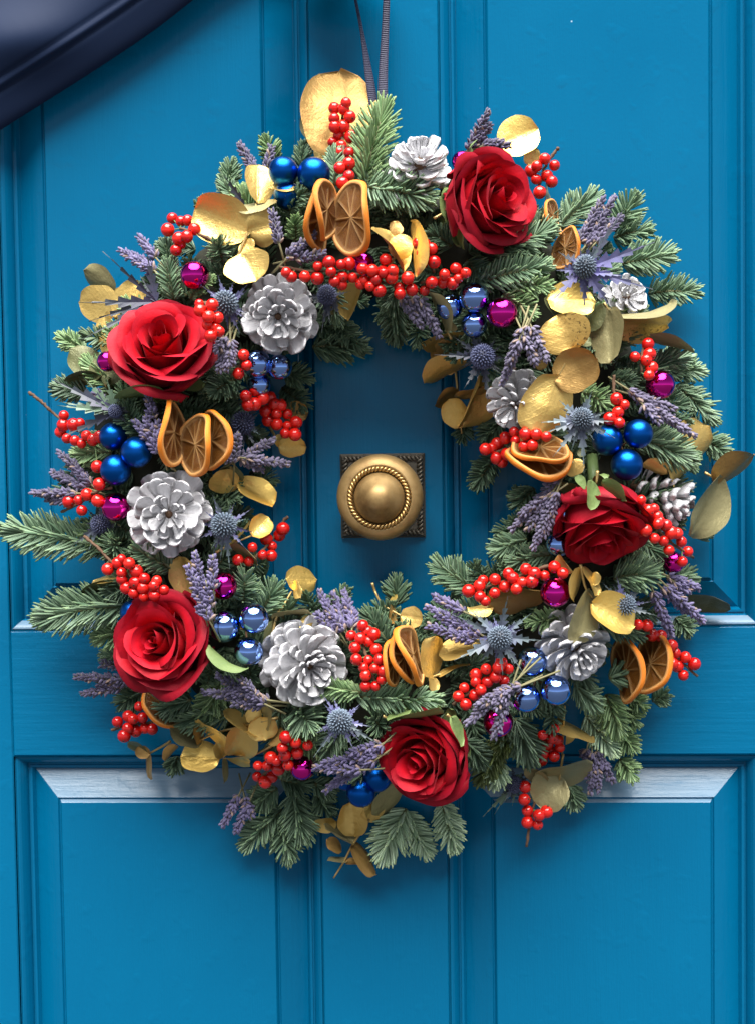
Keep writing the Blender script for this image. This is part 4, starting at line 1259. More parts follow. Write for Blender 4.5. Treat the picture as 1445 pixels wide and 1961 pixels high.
berry_sprig('red berry cluster under the lower sea holly, beside lavender', [('L', [(860, 965), (940, 875), (940, 925), (1010, 835), (1095, 825), (1020, 925), (1075, 890), (1135, 915), (820, 1025), (930, 1015), (870, 1080), (1165, 835), (1115, 790), (975, 980)])], ('L', [(780, 1080), (880, 1010), (1000, 930), (1120, 850)]), 0.018)
berry_sprig('red berry sprig hanging at the lower left edge by the pale orange slice', [('O', [(82, 425), (148, 390), (178, 408), (145, 465), (193, 482), (123, 512), (235, 400), (250, 465), (295, 470), (215, 330)])], ('O', [(42, 478), (110, 455), (200, 440), (300, 430)]), 0.008)
berry_sprig('red berry sprig below the gold leaf spray, left of a magenta bauble', [('O', [(1115, 520), (1175, 552), (1095, 585), (1110, 630), (1185, 615), (1025, 645), (1060, 665), (1000, 695), (945, 695), (1130, 690), (940, 762), (1030, 765), (990, 795), (1070, 715), (1250, 570)])], ('O', [(960, 770), (1080, 640), (1140, 570), (1200, 500)]), 0.018)
berry_sprig('red berry cluster above the drooping olive leaf, bottom right', [('R', [(663, 600), (570, 652), (645, 672), (605, 722), (705, 750), (570, 800), (635, 780), (660, 820), (690, 690), (560, 850)])], ('R', [(690, 560), (640, 700), (600, 860)]), 0.014)
berry_sprig('red berry sprig dangling below the drooping olive leaf with a bare tip', [('R', [(425, 1160), (450, 1250), (540, 1285), (450, 1340), (530, 1360), (600, 1255), (430, 1060)])], ('R', [(440, 1530), (465, 1390), (485, 1280), (540, 1000)]), 0.010)
berry_sprig('small red berry sprig above the right magenta bauble', [('G', [(778, 190), (697, 270), (787, 255), (768, 290), (800, 338), (785, 385)])], ('G', [(735, 370), (745, 230), (760, 190)]), 0.022)
berry_sprig('thin red berry sprig above the right matt blue baubles', [('G', [(582, 532), (632, 568), (592, 613), (600, 680), (540, 655)])], ('G', [(565, 380), (570, 500), (610, 640)]), 0.016)
berry_sprig('dense red berry sprig on the right, along the drooping rose', [('G', [(735, 1160), (778, 1225), (815, 1215), (850, 1295), (835, 1265), (890, 1320)]), ('N', [(915, 50), (970, 100), (1025, 115), (1072, 65), (1110, 70), (1135, 120), (1058, 172), (1175, 180), (1140, 243), (990, 10)])], ('N', [(880, -30), (1000, 60), (1075, 130), (1210, 215)]), 0.024)
berry_sprig('red berry sprig reaching out past the lower right orange slices', [('N', [(870, 630), (925, 635), (955, 695), (1008, 700), (1075, 760), (1030, 805), (1100, 805), (1080, 870), (1160, 830), (1215, 872), (1110, 885), (1147, 942)])], ('N', [(840, 590), (960, 720), (1100, 830), (1235, 950)]), 0.014)
berry_sprig('dense red berry sprig resting on the flat right orange slices', [('S', [(480, 160), (560, 180), (420, 205), (325, 248), (380, 240), (495, 287), (415, 320), (628, 225), (570, 262), (695, 215), (455, 350), (640, 130), (725, 130), (805, 150), (550, 110)])], ('S', [(370, 290), (520, 230), (700, 180), (800, 150)]), 0.034)

# ------------------------------------------------------------------ lavender
LT = np.array([0.0, 0.35, 0.75, 1.0]); LW = np.array([0.45, 1.0, 0.85, 0.30])
def florets(B, T, rng, fl=0.0064, wd=0.00135, whorls=None):
    B = np.array(B); T = np.array(T); ax = T - B; L = np.linalg.norm(ax); ax /= L
    h = np.array([0.1, -1.0, 0.2]); h -= ax * h.dot(ax); h /= np.linalg.norm(h); s = np.cross(ax, h)
    nw = whorls or max(6, int(L / 0.0031))
    O, D, LN = [], [], []
    for k in range(nw):
        t = (k + 0.3) / nw
        t = t ** 0.92
        m = 7 if t < 0.85 else 4
        for j in range(m):
            a = 2 * math.pi * (j + 0.5 * (k % 2)) / m + rng.normal(0, 0.2)
            al = math.radians(48 - 30 * max(0, t - 0.7) / 0.3 + rng.normal(0, 9))
            r = h * math.cos(a) + s * math.sin(a)
            O.append(B + ax * L * t + rng.normal(0, 0.0003, 3) + r * 0.0007)
            D.append(ax * math.cos(al) + r * math.sin(al)); LN.append(fl * rng.uniform(0.7, 1.1) * (1 - 0.3 * t))
    O, D, LN = np.array(O), np.array(D), np.array(LN)
    n = len(O)
    D /= np.linalg.norm(D, axis=1)[:, None]
    S = np.cross(D, ax); S /= np.linalg.norm(S, axis=1)[:, None] + 1e-9
    U = np.cross(S, D)
    V = np.zeros((n, 4, 4, 3))
    w = wd * rng.uniform(0.8, 1.15, n)
    for i in range(4):
        for j, (a, b_) in enumerate(((1, 0), (0, 1), (-1, 0), (0, -1))):
            V[:, i, j] = O + D * (LN * LT[i])[:, None] + S * (a * LW[i] * w)[:, None] + U * (b_ * LW[i] * w)[:, None]
    q = [[i * 4 + j, i * 4 + (j + 1) % 4, (i + 1) * 4 + (j + 1) % 4, (i + 1) * 4 + j] for i in range(3) for j in range(4)] + [[12, 13, 14, 15]]
    F = ((np.arange(n) * 16)[:, None, None] + np.array(q)[None]).reshape(-1, 4)
    return V.reshape(-1, 3), F, np.broadcast_to(LT[None, :, None], (n, 4, 4)).reshape(-1)
def lavender(label, region, spikes, tint, dd=0.0, stem=40):
    pts = [(Z[region](a, b_), Z[region](c, d)) for a, b_, c, d in spikes]
    cx = sum(p[0][0] for p in pts) / len(pts); cy = sum(p[0][1] for p in pts) / len(pts)
    root = thing('lavender_bunch', label, 'lavender', P(cx, cy, surf(cx, cy)), 'lavender bunches on the wreath')
    rng = np.random.default_rng(int(cx * 3 + cy))
    for i, ((ax, ay), (bx, by)) in enumerate(pts):
        da = surf(cx, cy) + 0.010 + dd + rng.uniform(-0.003, 0.003)
        db = max(surf(bx, by) * 0.5 + surf(cx, cy) * 0.5, 0.014) + 0.012 + dd + rng.uniform(-0.003, 0.004)
        A, B = P(ax, ay, da) - root.location, P(bx, by, db) - root.location
        V, F, al = florets(A, B - (B - A).normalized() * 0.002, rng)
        link('flower_spike', quad_mesh('flower_spike', V, F, LAV[tint], al), root)
        dr = (A - B).normalized() * M(stem)
        v, f = tube([B, (A + B) / 2, A, A + dr + Vector((0, 0.008, 0))], [0.0004, 0.0006, 0.0008, 0.0008], 5)
        link('stem', new_mesh('stem', v, f, LAV_STEM), root)
lavender('two dusky lavender spikes at the top left beside the matt blue baubles', 'A', [(330, 850, 205, 615), (395, 830, 440, 640), (340, 880, 260, 690)], 0, 0.002)
lavender('drooping dark lavender spikes between the folded gold leaves and the top oranges', 'A', [(490, 1330, 432, 1080), (560, 1410, 755, 1240), (590, 1430, 815, 1395), (540, 1420, 640, 1330)], 0, 0.018)
lavender('dark lavender spikes in front of the bright round gold leaf, above the upper rose', 'B', [(700, 500, 855, 208), (800, 470, 960, 430), (740, 480, 870, 300), (820, 480, 1010, 460)], 0, 0.004)
lavender('broad dusky lavender bunch at the upper right above the sea holly', 'C', [(390, 600, 565, 275), (450, 610, 640, 265), (500, 600, 690, 400), (430, 620, 590, 420), (420, 560, 520, 360)], 0, 0.014)
lavender('lavender bunch pointing up left above the left rose', 'D', [(880, 440, 640, 275), (900, 340, 775, 185), (890, 430, 730, 300), (900, 420, 810, 380)], 1, 0.004)
lavender('mauve lavender clump on the right side of the left rose', 'E', [(300, 880, 230, 1000), (330, 900, 350, 1080), (300, 960, 250, 1140), (330, 980, 300, 1130)], 2, 0.020)
lavender('violet lavender bunch left of the left orange slices', 'H', [(1110, 610, 925, 370), (1115, 580, 1000, 340), (1120, 570, 1090, 370), (1070, 370, 1015, 185)], 1, 0.014)
lavender('large dusky lavender bunch pointing left below the left blue baubles', 'H', [(640, 830, 395, 585), (610, 850, 350, 735), (540, 885, 215, 885), (470, 935, 315, 930), (600, 800, 470, 640)], 0, 0.008)
lavender('lavender bunch pointing into the opening right of the left orange slices', 'I', [(720, 680, 750, 455), (740, 650, 1015, 500), (760, 640, 930, 735), (790, 640, 1110, 685), (690, 660, 660, 620)], 2, 0.014)
lavender('upright violet lavender bunch right of the lower left rose', 'K', [(190, 690, 30, 290), (170, 580, 80, 195), (215, 470, 210, 220), (150, 640, 90, 380), (200, 600, 160, 400)], 1, 0.026)
lavender('violet lavender bunch standing above the largest silver cone', 'K', [(1060, 780, 915, 615), (1080, 750, 935, 455), (1130, 740, 1030, 475), (1180, 720, 1110, 460), (1120, 760, 1010, 620), (1170, 740, 1190, 600)], 1, 0.002)
lavender('lavender bunch pointing left from under the lower left rose', 'J', [(720, 1085, 325, 1070), (720, 1010, 505, 972), (660, 1140, 372, 1190), (730, 1110, 480, 1110)], 0, 0.004)
lavender('dark lavender bunch pointing left under the lower left mirror baubles', 'K', [(600, 1240, 120, 1170), (570, 1260, 220, 1050), (520, 1210, 390, 1070), (580, 1230, 280, 1160), (560, 1270, 330, 1250)], 0, 0.018)
lavender('bright violet lavender bunch left of the bottom rose', 'Q', [(430, 400, 60, 700), (410, 470, 40, 520), (300, 560, -10, 545), (400, 480, 150, 600), (420, 400, 200, 470), (380, 500, 110, 660)], 1, 0.018)
lavender('lavender bunch pointing left towards the opening above the lower sea holly', 'L', [(980, 600, 585, 395), (920, 640, 595, 530), (860, 440, 640, 325), (960, 620, 680, 480), (940, 640, 740, 590)], 1, 0.010)
lavender('bright lavender bunch with pale stems above right of the bottom rose', 'L', [(1180, 950, 860, 1225), (1160, 1040, 1055, 1330), (1260, 950, 1000, 1040), (1150, 1000, 920, 1100), (1190, 960, 1060, 1130)], 2, 0.030, 70)
lavender('lavender bunch pointing down right, right of the right blue baubles', 'G', [(650, 470, 1085, 775), (740, 560, 860, 690), (690, 510, 960, 600), (720, 520, 990, 720)], 2, 0.014)
lavender('lavender bunch hanging at the right edge over the door rail', 'N', [(1050, 330, 1255, 410), (1040, 390, 1275, 620), (960, 420, 1085, 720), (1010, 400, 1180, 560), (1080, 360, 1200, 440)], 1, 0.012)
lavender('dark lavender bunch hanging at the bottom right behind fir', 'R', [(960, 780, 950, 1130), (1010, 790, 1135, 1040), (920, 760, 900, 850), (1000, 770, 1010, 1120)], 0, 0.0)
lavender('lavender spikes hanging at the bottom left below fir', 'O', [(830, 870, 725, 1075), (890, 920, 800, 1120), (860, 880, 910, 1030)], 1, 0.0)
lavender('lavender spikes hanging from the top into the opening', 'F', [(240, 420, 400, 650), (310, 430, 500, 640), (370, 430, 515, 715)], 2, 0.012)
lavender('greyish lavender bunch in front of the half hidden cone', 'F', [(1120, 620, 930, 1050), (1140, 630, 1255, 885), (1090, 690, 1185, 910), (1080, 640, 1010, 860), (1060, 720, 980, 900)], 2, 0.022)
lavender('large mauve lavender bunch left of the drooping rose', 'S', [(900, 480, 515, 905), (890, 580, 690, 1060), (830, 620, 580, 780), (880, 560, 640, 900), (890, 600, 780, 960), (860, 580, 740, 760)], 2, 0.016)
lavender('small dark lavender clump behind leaves left of the left rose', 'D', [(560, 1400, 430, 1280), (570, 1380, 480, 1260)], 0, 0.0)

# ------------------------------------------------------------------ sea holly
def bract_mesh(L, W, rnd, bend):
    vs, fs, at = [], [], []
    n = 13
    ph = rnd.uniform(0, 6)
    for i in range(n):
        t = i / (n - 1)
        w = W * (0.28 + 0.95 * math.sin(min(1, t * 1.35 + 0.08) * math.pi) ** 0.9 * (1 if t < 0.9 else 0.6)) * (1 - t) ** 0.35
        tooth = (i % 2 == 1)
        ww = w * (2.0 if tooth and i < n - 2 else 0.7)
        fwd = 0.075 if tooth else 0.0
        z = bend * L * t * t + 0.02 * L * math.sin(4 * t + ph)
        if i == n - 1: ww = 0.0
        vs += [((t + fwd) * L, -ww, z + abs(ww) * 0.35), (t * L, 0, z), ((t + fwd) * L, ww, z + abs(ww) * 0.35)]
        at += [t, t * 0.8, t]
    for i in range(n - 1):
        for s in range(2):
            fs.append((i * 3 + s, (i + 1) * 3 + s, (i + 1) * 3 + s + 1, i * 3 + s + 1))
    return vs, fs, at
def head_mesh(R, rng):
    vs, fs, at = [], [], []
    V, F = sphere_data(14, 9)
    vs += [(x * R * 0.74, y * R * 0.74, z * R * 0.86) for x, y, z in V]; fs += F; at += [0.1] * len(V)
    n = 120
    for i in range(n):
        t = (i + 0.5) / n
        z = 1 - 1.72 * t; r = math.sqrt(max(0, 1 - z * z)); a = i * 2.399963
        d = Vector((r * math.cos(a), r * math.sin(a), z * 1.1)).normalized()
        b_ = Vector((d.x * 0.70 * R, d.y * 0.70 * R, d.z * 0.82 * R))
        x, y, zz = frame(d, (0.3, 0.2, 1))
        k = R * 0.085
        L = R * 0.30 * (1.0 + 0.25 * rng.random())
        o = len(vs)
        for lv, rr in ((0.0, 1.0), (0.6, 0.85)):
            for j in range(4):
                an = j * math.pi / 2
                vs.append(b_ + (x * math.cos(an) + y * math.sin(an)) * k * rr + zz * L * lv); at.append(0.35 + 0.4 * lv)
        vs.append(b_ + zz * L); at.append(1.0)
        for j in range(4):
            fs.append((o + j, o + (j + 1) % 4, o + 4 + (j + 1) % 4, o + 4 + j))
            fs.append((o + 4 + j, o + 4 + (j + 1) % 4, o + 8))
    return vs, fs, at
def sea_holly(label, region, cx, cy, rpx, tips, tint, dd=0.0, facing=(0, -1, 0.1), head=True, wide=3.7):
    (hx, hy) = Z[region](cx, cy)
    d = surf(hx, hy) + 0.018 + dd
    rnd = random.Random(int(hx * 7 + hy)); rng = np.random.default_rng(int(hx + hy * 3))
    c = P(hx, hy, d)
    root = thing('sea_holly', label, 'sea holly', c, 'blue sea holly thistles on the wreath')
    f = Vector(facing).normalized()
    x, y, z = frame(f, (0, 0, 1))
    R = M(rpx, d)
    if head:
        v, fs, at = head_mesh(R, rnd)
        link('flower_head', new_mesh('flower_head', v, fs, HEAD[tint], attrs={'along': at}), root, mat4(x, y, z, f * R * 0.3))
    v, fs = tube([(0, 0.002, 0), Vector((0, 0.02, 0)) - f * 0.004, Vector((0.004, 0.045, -0.004))], 0.0016, 6)
    link('stem', new_mesh('stem', v, fs, STEM_GREEN), root)
    tl = [(Z[region](*t[:2]), t[2] if len(t) > 2 else tint, 1.0) for t in tips]
    if head:      # short filler bracts between the long ones
        for k in range(9):
            a = 2 * math.pi * (k + rnd.random()) / 9
            l = rpx * rnd.uniform(1.7, 2.5)
            tl.append(((hx + l * math.cos(a), hy + l * math.sin(a)), tint, 0.75))
    for (tx, ty), tn, wf in tl:
        dz = rnd.uniform(-0.010, 0.002) if wf < 1 else rnd.uniform(-0.006, 0.004)
        T = P(tx, ty, max(0.008, d + dz)) - c
        st = T.normalized() * R * 0.30 if head else Vector((0, 0, 0))
        st = st + Vector((0, R * 0.35, 0))
        ax = T - st
        L = ax.length
        bx, by, bz = frame(ax, f + Vector((rnd.uniform(-0.7, 0.7), 0, rnd.uniform(-0.7, 0.7))))
        v, fs, at = bract_mesh(L, M(wide) * wf * (0.8 + 0.4 * rnd.random()), rnd, rnd.uniform(-0.10, 0.16))
        link('bract', new_mesh('bract', v, fs, BRACT[tn], smooth=False, attrs={'along': at}), root, mat4(bz, bx, by, st))
sea_holly('blue violet sea holly with long spiny bracts at the upper right', 'C', 425, 775, 23, [(905, 592), (900, 918), (720, 400, 'k'), (200, 1010), (250, 650, 'k'), (430, 1070), (225, 790), (390, 635), (620, 1050), (545, 580, 'g'), (700, 850)], 'v', 0.016, (0.05, -0.9, 0.35), wide=6.2)
sea_holly('dark sea holly hanging over gold leaves at the inner right of the opening', 'F', 805, 840, 25, [(470, 825), (680, 1070), (990, 850), (845, 1170), (600, 700), (930, 960), (760, 1020), (700, 640), (900, 720)], 'k', 0.012, (0, -0.95, -0.1))
sea_holly('grey blue sea holly between gold leaves and the right blue baubles', 'G', 370, 660, 22, [(115, 687), (190, 900), (380, 990), (575, 775), (560, 670), (430, 480), (220, 545), (130, 745), (300, 850)], 'g', 0.030, (-0.05, -0.95, 0.2), wide=4.8)
sea_holly('sea holly between the left rose and the inner silver cone', 'E', 300, 660, 26, [(250, 490), (430, 560), (440, 720), (310, 830), (400, 860), (180, 560), (350, 500)], 'v', 0.006)
sea_holly('round sea holly right of the left silver cone', 'I', 650, 1110, 27, [(570, 890, 'g'), (690, 1410, 'g'), (560, 1270, 'g'), (530, 1020), (800, 1060, 'g'), (620, 1350, 'g'), (700, 950, 'g')], 'v', 0.014)
sea_holly('star shaped sea holly in the lower right under the berry sprig', 'L', 1105, 620, 25, [(1150, 320, 'g'), (780, 450, 'g'), (785, 780, 'g'), (1395, 635, 'g'), (1275, 865, 'g'), (1125, 880, 'g'), (900, 420, 'g'), (1320, 450, 'g'), (960, 800, 'g'), (1210, 820, 'g')], 'v', 0.022, wide=4.6)
sea_holly('dusky sea holly under the largest silver cone', 'Q', 165, 265, 26, [(0, 480, 'g'), (400, 400, 'g'), (300, 330, 'g'), (60, 150), (250, 440), (20, 330)], 'v', 0.016, (0, -0.95, 0.25))
sea_holly('sea holly below the drooping rose near the lower right cone', 'N', 785, 515, 22, [(650, 370, 'g'), (975, 575, 'g'), (900, 395, 'g'), (740, 330), (890, 480), (640, 450)], 'v', 0.002, (0.1, -0.9, 0.3))
sea_holly('dark sea holly in shade right of the left orange slices', 'I', 780, 400, 24, [(640, 370, 'l'), (795, 400, 'l'), (780, 290, 'l'), (900, 480, 'g'), (680, 540, 'g')], 'k', -0.008)
sea_holly('small dark sea holly under the left magenta bauble', 'H', 700, 1100, 20, [(870, 975, 'l'), (800, 1150, 'l'), (630, 1025, 'g'), (590, 1150), (490, 1250, 'g'), (600, 1300, 'g')], 'k', -0.006)
sea_holly('green leaved sea holly hanging at the bottom right beside a pale fir sprig', 'R', 350, 1040, 17, [(180, 1275, 'l'), (335, 1215, 'l'), (560, 1085, 'l'), (410, 940, 'l'), (90, 1290, 'l'), (250, 1190, 'g')], 'k', -0.004)
sea_holly('dark spiny sea holly leaves at the left edge below the olive leaves', 'D', 620, 1400, 14, [(172, 1168, 'k'), (220, 1370, 'l'), (390, 1180, 'l'), (230, 1350, 'l'), (560, 1180, 'l'), (230, 1590, 'k')], 'k', 0.006, wide=5.5)
sea_holly('black spiny sea holly leaves standing above the left rose', 'D', 900, 640, 10, [(565, 280, 'k'), (830, 270, 'k'), (790, 460, 'k'), (400, 915, 'k'), (375, 655, 'k'), (420, 770, 'k')], 'k', -0.006, head=False, wide=5.0)
sea_holly('dark sea holly leaf beside the pointed gold leaf, upper left', 'A', 250, 1060, 10, [(95, 820, 'k'), (60, 1000, 'k'), (180, 1180, 'k')], 'k', -0.002, head=False, wide=5.5)
sea_holly('dark spiky sea holly under the long berry sprig at the top of the opening', 'E', 1000, 600, 20, [(930, 700, 'k'), (1100, 750, 'k'), (960, 860, 'k'), (1020, 800, 'k'), (880, 640, 'k')], 'k', -0.006)

# ------------------------------------------------------------------ gilded eucalyptus sprigs
def leaf_mesh(L, W, rnd, cup, curl, wave, form, twist=0.0):
    """local x = along the leaf, y = across, z = upper face"""
    vs, fs, uv = [], [], []
    nu, nv = 17, 11
    p1, p2, p3 = rnd.uniform(0, 6.3), rnd.uniform(0, 6.3), rnd.uniform(0, 6.3)
    fold = rnd.choice((-1, 1)) * rnd.uniform(0.0, 0.30)
    kink, kt = rnd.uniform(-0.25, 0.25), rnd.uniform(0.45, 0.75)
    for i in range(nu):
        t = i / (nu - 1)
        if form == 'round':
            w = math.sqrt(max(0.0, 1 - (2 * t - 1) ** 2)) ** 0.86
            w *= 1 + 0.10 * (0.5 - t)
        else:
            w = (math.sin(math.pi * t ** 0.85) ** 0.8) * (1 - 0.25 * max(0, t - 0.55) / 0.45)
        w = max(w, 0.012)
        for j in range(nv):
            s = j / (nv - 1) * 2 - 1
            ed = 1 + 0.035 * math.sin(7 * t + p1 + 2 * s) + 0.02 * math.sin(13 * t + p2)
            y = s * w * W * 0.5 * ed
            x = t * L - (0.06 * L * (1 - abs(s) ** 0.5) * 0 if form != 'round' else 0.05 * L * (abs(s) ** 2) * max(0, 0.25 - t) * 4)
            z = cup * W * (s * w) ** 2 + curl * L * (t - 0.15) ** 2
            z += wave * W * (0.5 * math.sin(3.1 * t + 2.2 * s + p1) + 0.5 * math.sin(4.3 * s * w + p2) * t) * (0.3 + abs(s))
            z += fold * abs(y) - 0.02 * W * math.exp(-(s / 0.12) ** 2)
            z += kink * L * max(0.0, t - kt)
            tw = twist * (t - 0.3)
            vs.append((x, y * math.cos(tw) - z * math.sin(tw), y * math.sin(tw) + z * math.cos(tw)))
            uv.append((t, 0.5 + 0.5 * s * w))
    for i in range(nu - 1):
        for j in range(nv - 1):
            fs.append((i * nv + j, (i + 1) * nv + j, (i + 1) * nv + j + 1, i * nv + j + 1))
    return vs, fs, uv
def gold_sprig(label, region, leaves, stems, dd=0.010, group='gilded eucalyptus sprigs', cat='leaf sprig', name='gold_leaf_sprig'):
    """leaves: (bx, by, tx, ty, apparent width in region units, colour, [tip nearer mm], [rotation sign])"""
    k = (Z[region](1000, 0)[0] - Z[region](0, 0)[0]) / 1000.0
    bs = [Z[region](l[0], l[1]) for l in leaves]
    cx = sum(b[0] for b in bs) / len(bs); cy = sum(b[1] for b in bs) / len(bs)
    d0 = surf(cx, cy) + dd
    root = thing(name, label, cat, P(cx, cy, d0), group)
    rnd = random.Random(int(cx * 11 + cy * 5))
    def dep(x, y): return max(0.007, surf(x, y) * 0.6 + surf(cx, cy) * 0.4 + dd)
    for l in leaves:
        bx, by = Z[region](l[0], l[1]); tx, ty = Z[region](l[2], l[3])
        wpx = l[4] * k; c = l[5]; near = l[6] if len(l) > 6 else rnd.uniform(-2, 5); sgn = l[7] if len(l) > 7 else rnd.choice((-1, 1))
        db = dep(bx, by); dt = max(0.006, dep(tx, ty) + near * 0.001)
        B, T = P(bx, by, db), P(tx, ty, dt)
        lpx = math.hypot(tx - bx, ty - by)
        ax = T - B; L = ax.length
        tw = max(wpx, min(0.85 * lpx, 1.0 * M(lpx) / px if False else 0.85 * lpx))
        rot = math.acos(max(0.12, min(1.0, wpx / tw))) * sgn
        W = M(tw, db)
        x, y, z = frame(ax, CAM - B)          # z along the leaf, y to the camera
        n = y * math.cos(rot) + x * math.sin(rot)
        if len(l) > 8:      # leaf lifted so that its face looks upwards
            up_ = math.radians(l[8])
            n = max((y * math.cos(up_) + x * math.sin(up_) * q_ for q_ in (1, -1)), key=lambda v_: v_.z)
        yy = n.cross(z)
        form = 'round' if wpx > 0.55 * lpx or tw > 0.8 * lpx else 'oval'
        v, f, uv = leaf_mesh(L, W, rnd, rnd.uniform(-0.14, 0.22), rnd.uniform(-0.10, 0.14), rnd.uniform(0.03, 0.11), form, rnd.uniform(-0.35, 0.35))
        o = link('leaf', new_mesh('leaf', v, f, GOLD[c], uv=uv), root, mat4(z, yy, n, B - root.location))
    for st in stems:
        pp = [Z[region](x, y) for x, y in st]
        sp = smooth_path([P(x, y, dep(x, y) - 0.001) for x, y in pp], 5)
        v, f = tube(rel(sp, root), [0.0013 - 0.0006 * i / max(1, len(sp) - 1) for i in range(len(sp))], 6)
        link('stem', new_mesh('stem', v, f, GOLD_STEM), root)
gold_sprig('tallest gold leaf, wide and round, standing behind the upright berries', 'A', [(870, 720, 915, 103, 480, 'b', -4, 1, 0), (800, 760, 830, 530, 190, 'g', 2), (720, 600, 660, 430, 90, 'o', 2, 1)], [[(880, 900), (870, 690)]], -0.002)
gold_sprig('folded gold eucalyptus with fan shaped leaves at the upper left', 'A', [(340, 1030, 345, 772, 195, 'g', 6), (420, 945, 592, 945, 36, 'g', 2), (215, 1062, 472, 1062, 95, 'o', 4, 1), (272, 1238, -62, 1090, 350, 'g', -2), (275, 1235, 480, 1190, 260, 'g', 2), (225, 1398, 330, 1600, 320, 'g', 8), (230, 1400, 300, 1290, 90, 'g')],
           [[(200, 1420), (275, 1235), (325, 1070), (345, 930)]], 0.016)
gold_sprig('pale gold eucalyptus leaves at the left edge above the left rose', 'D', [(610, 575, 400, 425, 165, 'o', 8), (620, 670, 385, 640, 270, 'g', 2), (618, 745, 820, 520, 210, 'g', 2), (545, 740, 640, 1015, 140, 'g', 2), (620, 610, 690, 560, 90, 'g')], [[(620, 760), (600, 560)]], 0.004)
gold_sprig('dark olive gold leaves at the left edge below the left rose', 'D', [(520, 1145, 320, 990, 230, 'd', 2), (520, 1150, 745, 1070, 190, 'd', 2), (600, 1180, 590, 1430, 70, 'd', 2), (500, 1140, 290, 1180, 110, 'd')], [[(560, 1230), (520, 1145), (500, 1040)]], 0.004)
gold_sprig('pair of shiny gold leaves above the left sea holly', 'I', [(748, 822, 540, 785, 175, 'g', 4), (745, 820, 988, 955, 175, 'y', 2), (770, 800, 640, 720, 110, 'd', -4)], [[(690, 700), (748, 822)]], 0.012)
gold_sprig('small gold leaves on a thin stem beside berries, inner left', 'I', [(850, 1178, 960, 1045, 160, 'y', 2), (700, 1240, 890, 1365, 48, 'o', 2), (690, 1235, 830, 1080, 24, 'g', 0)], [[(590, 1295), (700, 1235), (850, 1172)]], 0.014)
gold_sprig('two bronze gold leaves behind the dense inner left berry sprig', 'I', [(1060, 310, 1232, 330, 150, 'b', 0), (1030, 560, 1218, 560, 150, 'g', 0), (1040, 480, 1010, 560, 60, 'g')], [[(960, 420), (1060, 310)], [(960, 420), (1040, 550)]], 0.002)
gold_sprig('round gold leaf standing alone in the opening below the berries', 'K', [(720, 400, 930, 400, 200, 'y', 0, 1, 16), (770, 420, 810, 525, 70, 'g', 6), (620, 668, 885, 605, 88, 'o', 4), (628, 690, 600, 895, 75, 'd', 0), (830, 740, 880, 650, 90, 'g', -2)], [[(610, 820), (650, 650), (690, 590), (752, 478)]], 0.006)
gold_sprig('gold leaves behind the upright lavender and berries, lower left', 'J', [(1130, 500, 1060, 235, 175, 'g', 0), (640, 425, 385, 495, 110, 'd', 0), (630, 400, 460, 400, 70, 'g', 0)], [[(680, 480), (640, 420)]], -0.002)
gold_sprig('long gold eucalyptus spray reaching left at the bottom left', 'O', [(1000, 460, 1012, 262, 62, 'o', 6), (960, 400, 990, 535, 190, 'g', 2), (945, 500, 735, 352, 85, 'g', 4), (850, 440, 835, 652, 212, 'g', 4), (745, 592, 590, 395, 95, 'g', 4), (592, 552, 398, 478, 130, 'o', 6), (480, 640, 715, 650, 215, 'y', 0, 1, 24),
           (690, 560, 740, 650, 90, 'g'), (595, 560, 580, 450, 60, 'b'), (1100, 480, 1010, 562, 75, 'b', 2), (745, 648, 902, 660, 50, 'g', 0), (735, 655, 742, 805, 34, 'o', 0), (440, 570, 370, 665, 62, 'b', 0), (890, 350, 950, 420, 110, 'g', 0)],
           [[(1070, 400), (850, 452), (700, 490), (560, 550)], [(1030, 575), (890, 635), (780, 620)]], 0.018)
gold_sprig('gold leaf pair at the end of a thin stem, lowest left', 'O', [(278, 625, 190, 600, 80, 'b', 2), (280, 622, 266, 782, 46, 'b', 2), (268, 618, 150, 545, 48, 'd', -2)], [[(410, 545), (275, 622)]], 0.004)
gold_sprig('small gold eucalyptus hanging lowest at the bottom of the wreath', 'Q', [(248, 1005, 58, 905, 92, 'o', 4), (245, 1020, 402, 1192, 85, 'b', 4), (170, 1060, 85, 985, 75, 'b', 2), (210, 1122, 88, 1105, 42, 'o', 2), (200, 1122, 288, 1142, 52, 'b', 2), (250, 962, 225, 755, 185, 'g', 2), (325, 872, 405, 735, 125, 'g', 2), (135, 880, -5, 905, 92, 'g', 0), (400, 840, 520, 640, 120, 'o', 0)],
           [[(345, 860), (245, 1015), (190, 1120), (125, 1225)]], 0.004)
gold_sprig('large drooping olive gold leaves at the bottom right', 'R', [(520, 1000, 972, 905, 200, 'o', 6), (735, 1015, 500, 1180, 330, 'o', 2), (600, 1010, 440, 900, 110, 'o', 2)], [[(730, 800), (700, 1015)]], 0.018)
gold_sprig('slim gold leaf and stem above the bottom right berry cluster', 'R', [(955, 662, 648, 540, 105, 'g', 4), (772, 590, 772, 722, 72, 'g', 0), (700, 540, 722, 425, 60, 'g', 0)], [[(740, 420), (735, 560), (722, 830)]], 0.018)
gold_sprig('crinkled gold leaf with a curling gold stem above the bottom oranges', 'L', [(425, 470, 585, 490, 155, 'g', 4), (370, 400, 360, 520, 60, 'b', 0), (350, 390, 385, 325, 40, 'y', 0)], [[(225, 240), (250, 310), (300, 390), (430, 470)]], 0.008)
gold_sprig('two tall gold leaves right of the bottom oranges', 'L', [(640, 890, 640, 605, 175, 'g', 4), (640, 880, 655, 995, 70, 'g', 6), (700, 740, 985, 660, 150, 'g', -2), (690, 880, 890, 785, 40, 'g', 2), (500, 810, 610, 920, 110, 'd', -4)], [[(700, 870), (640, 890)]], 0.006)
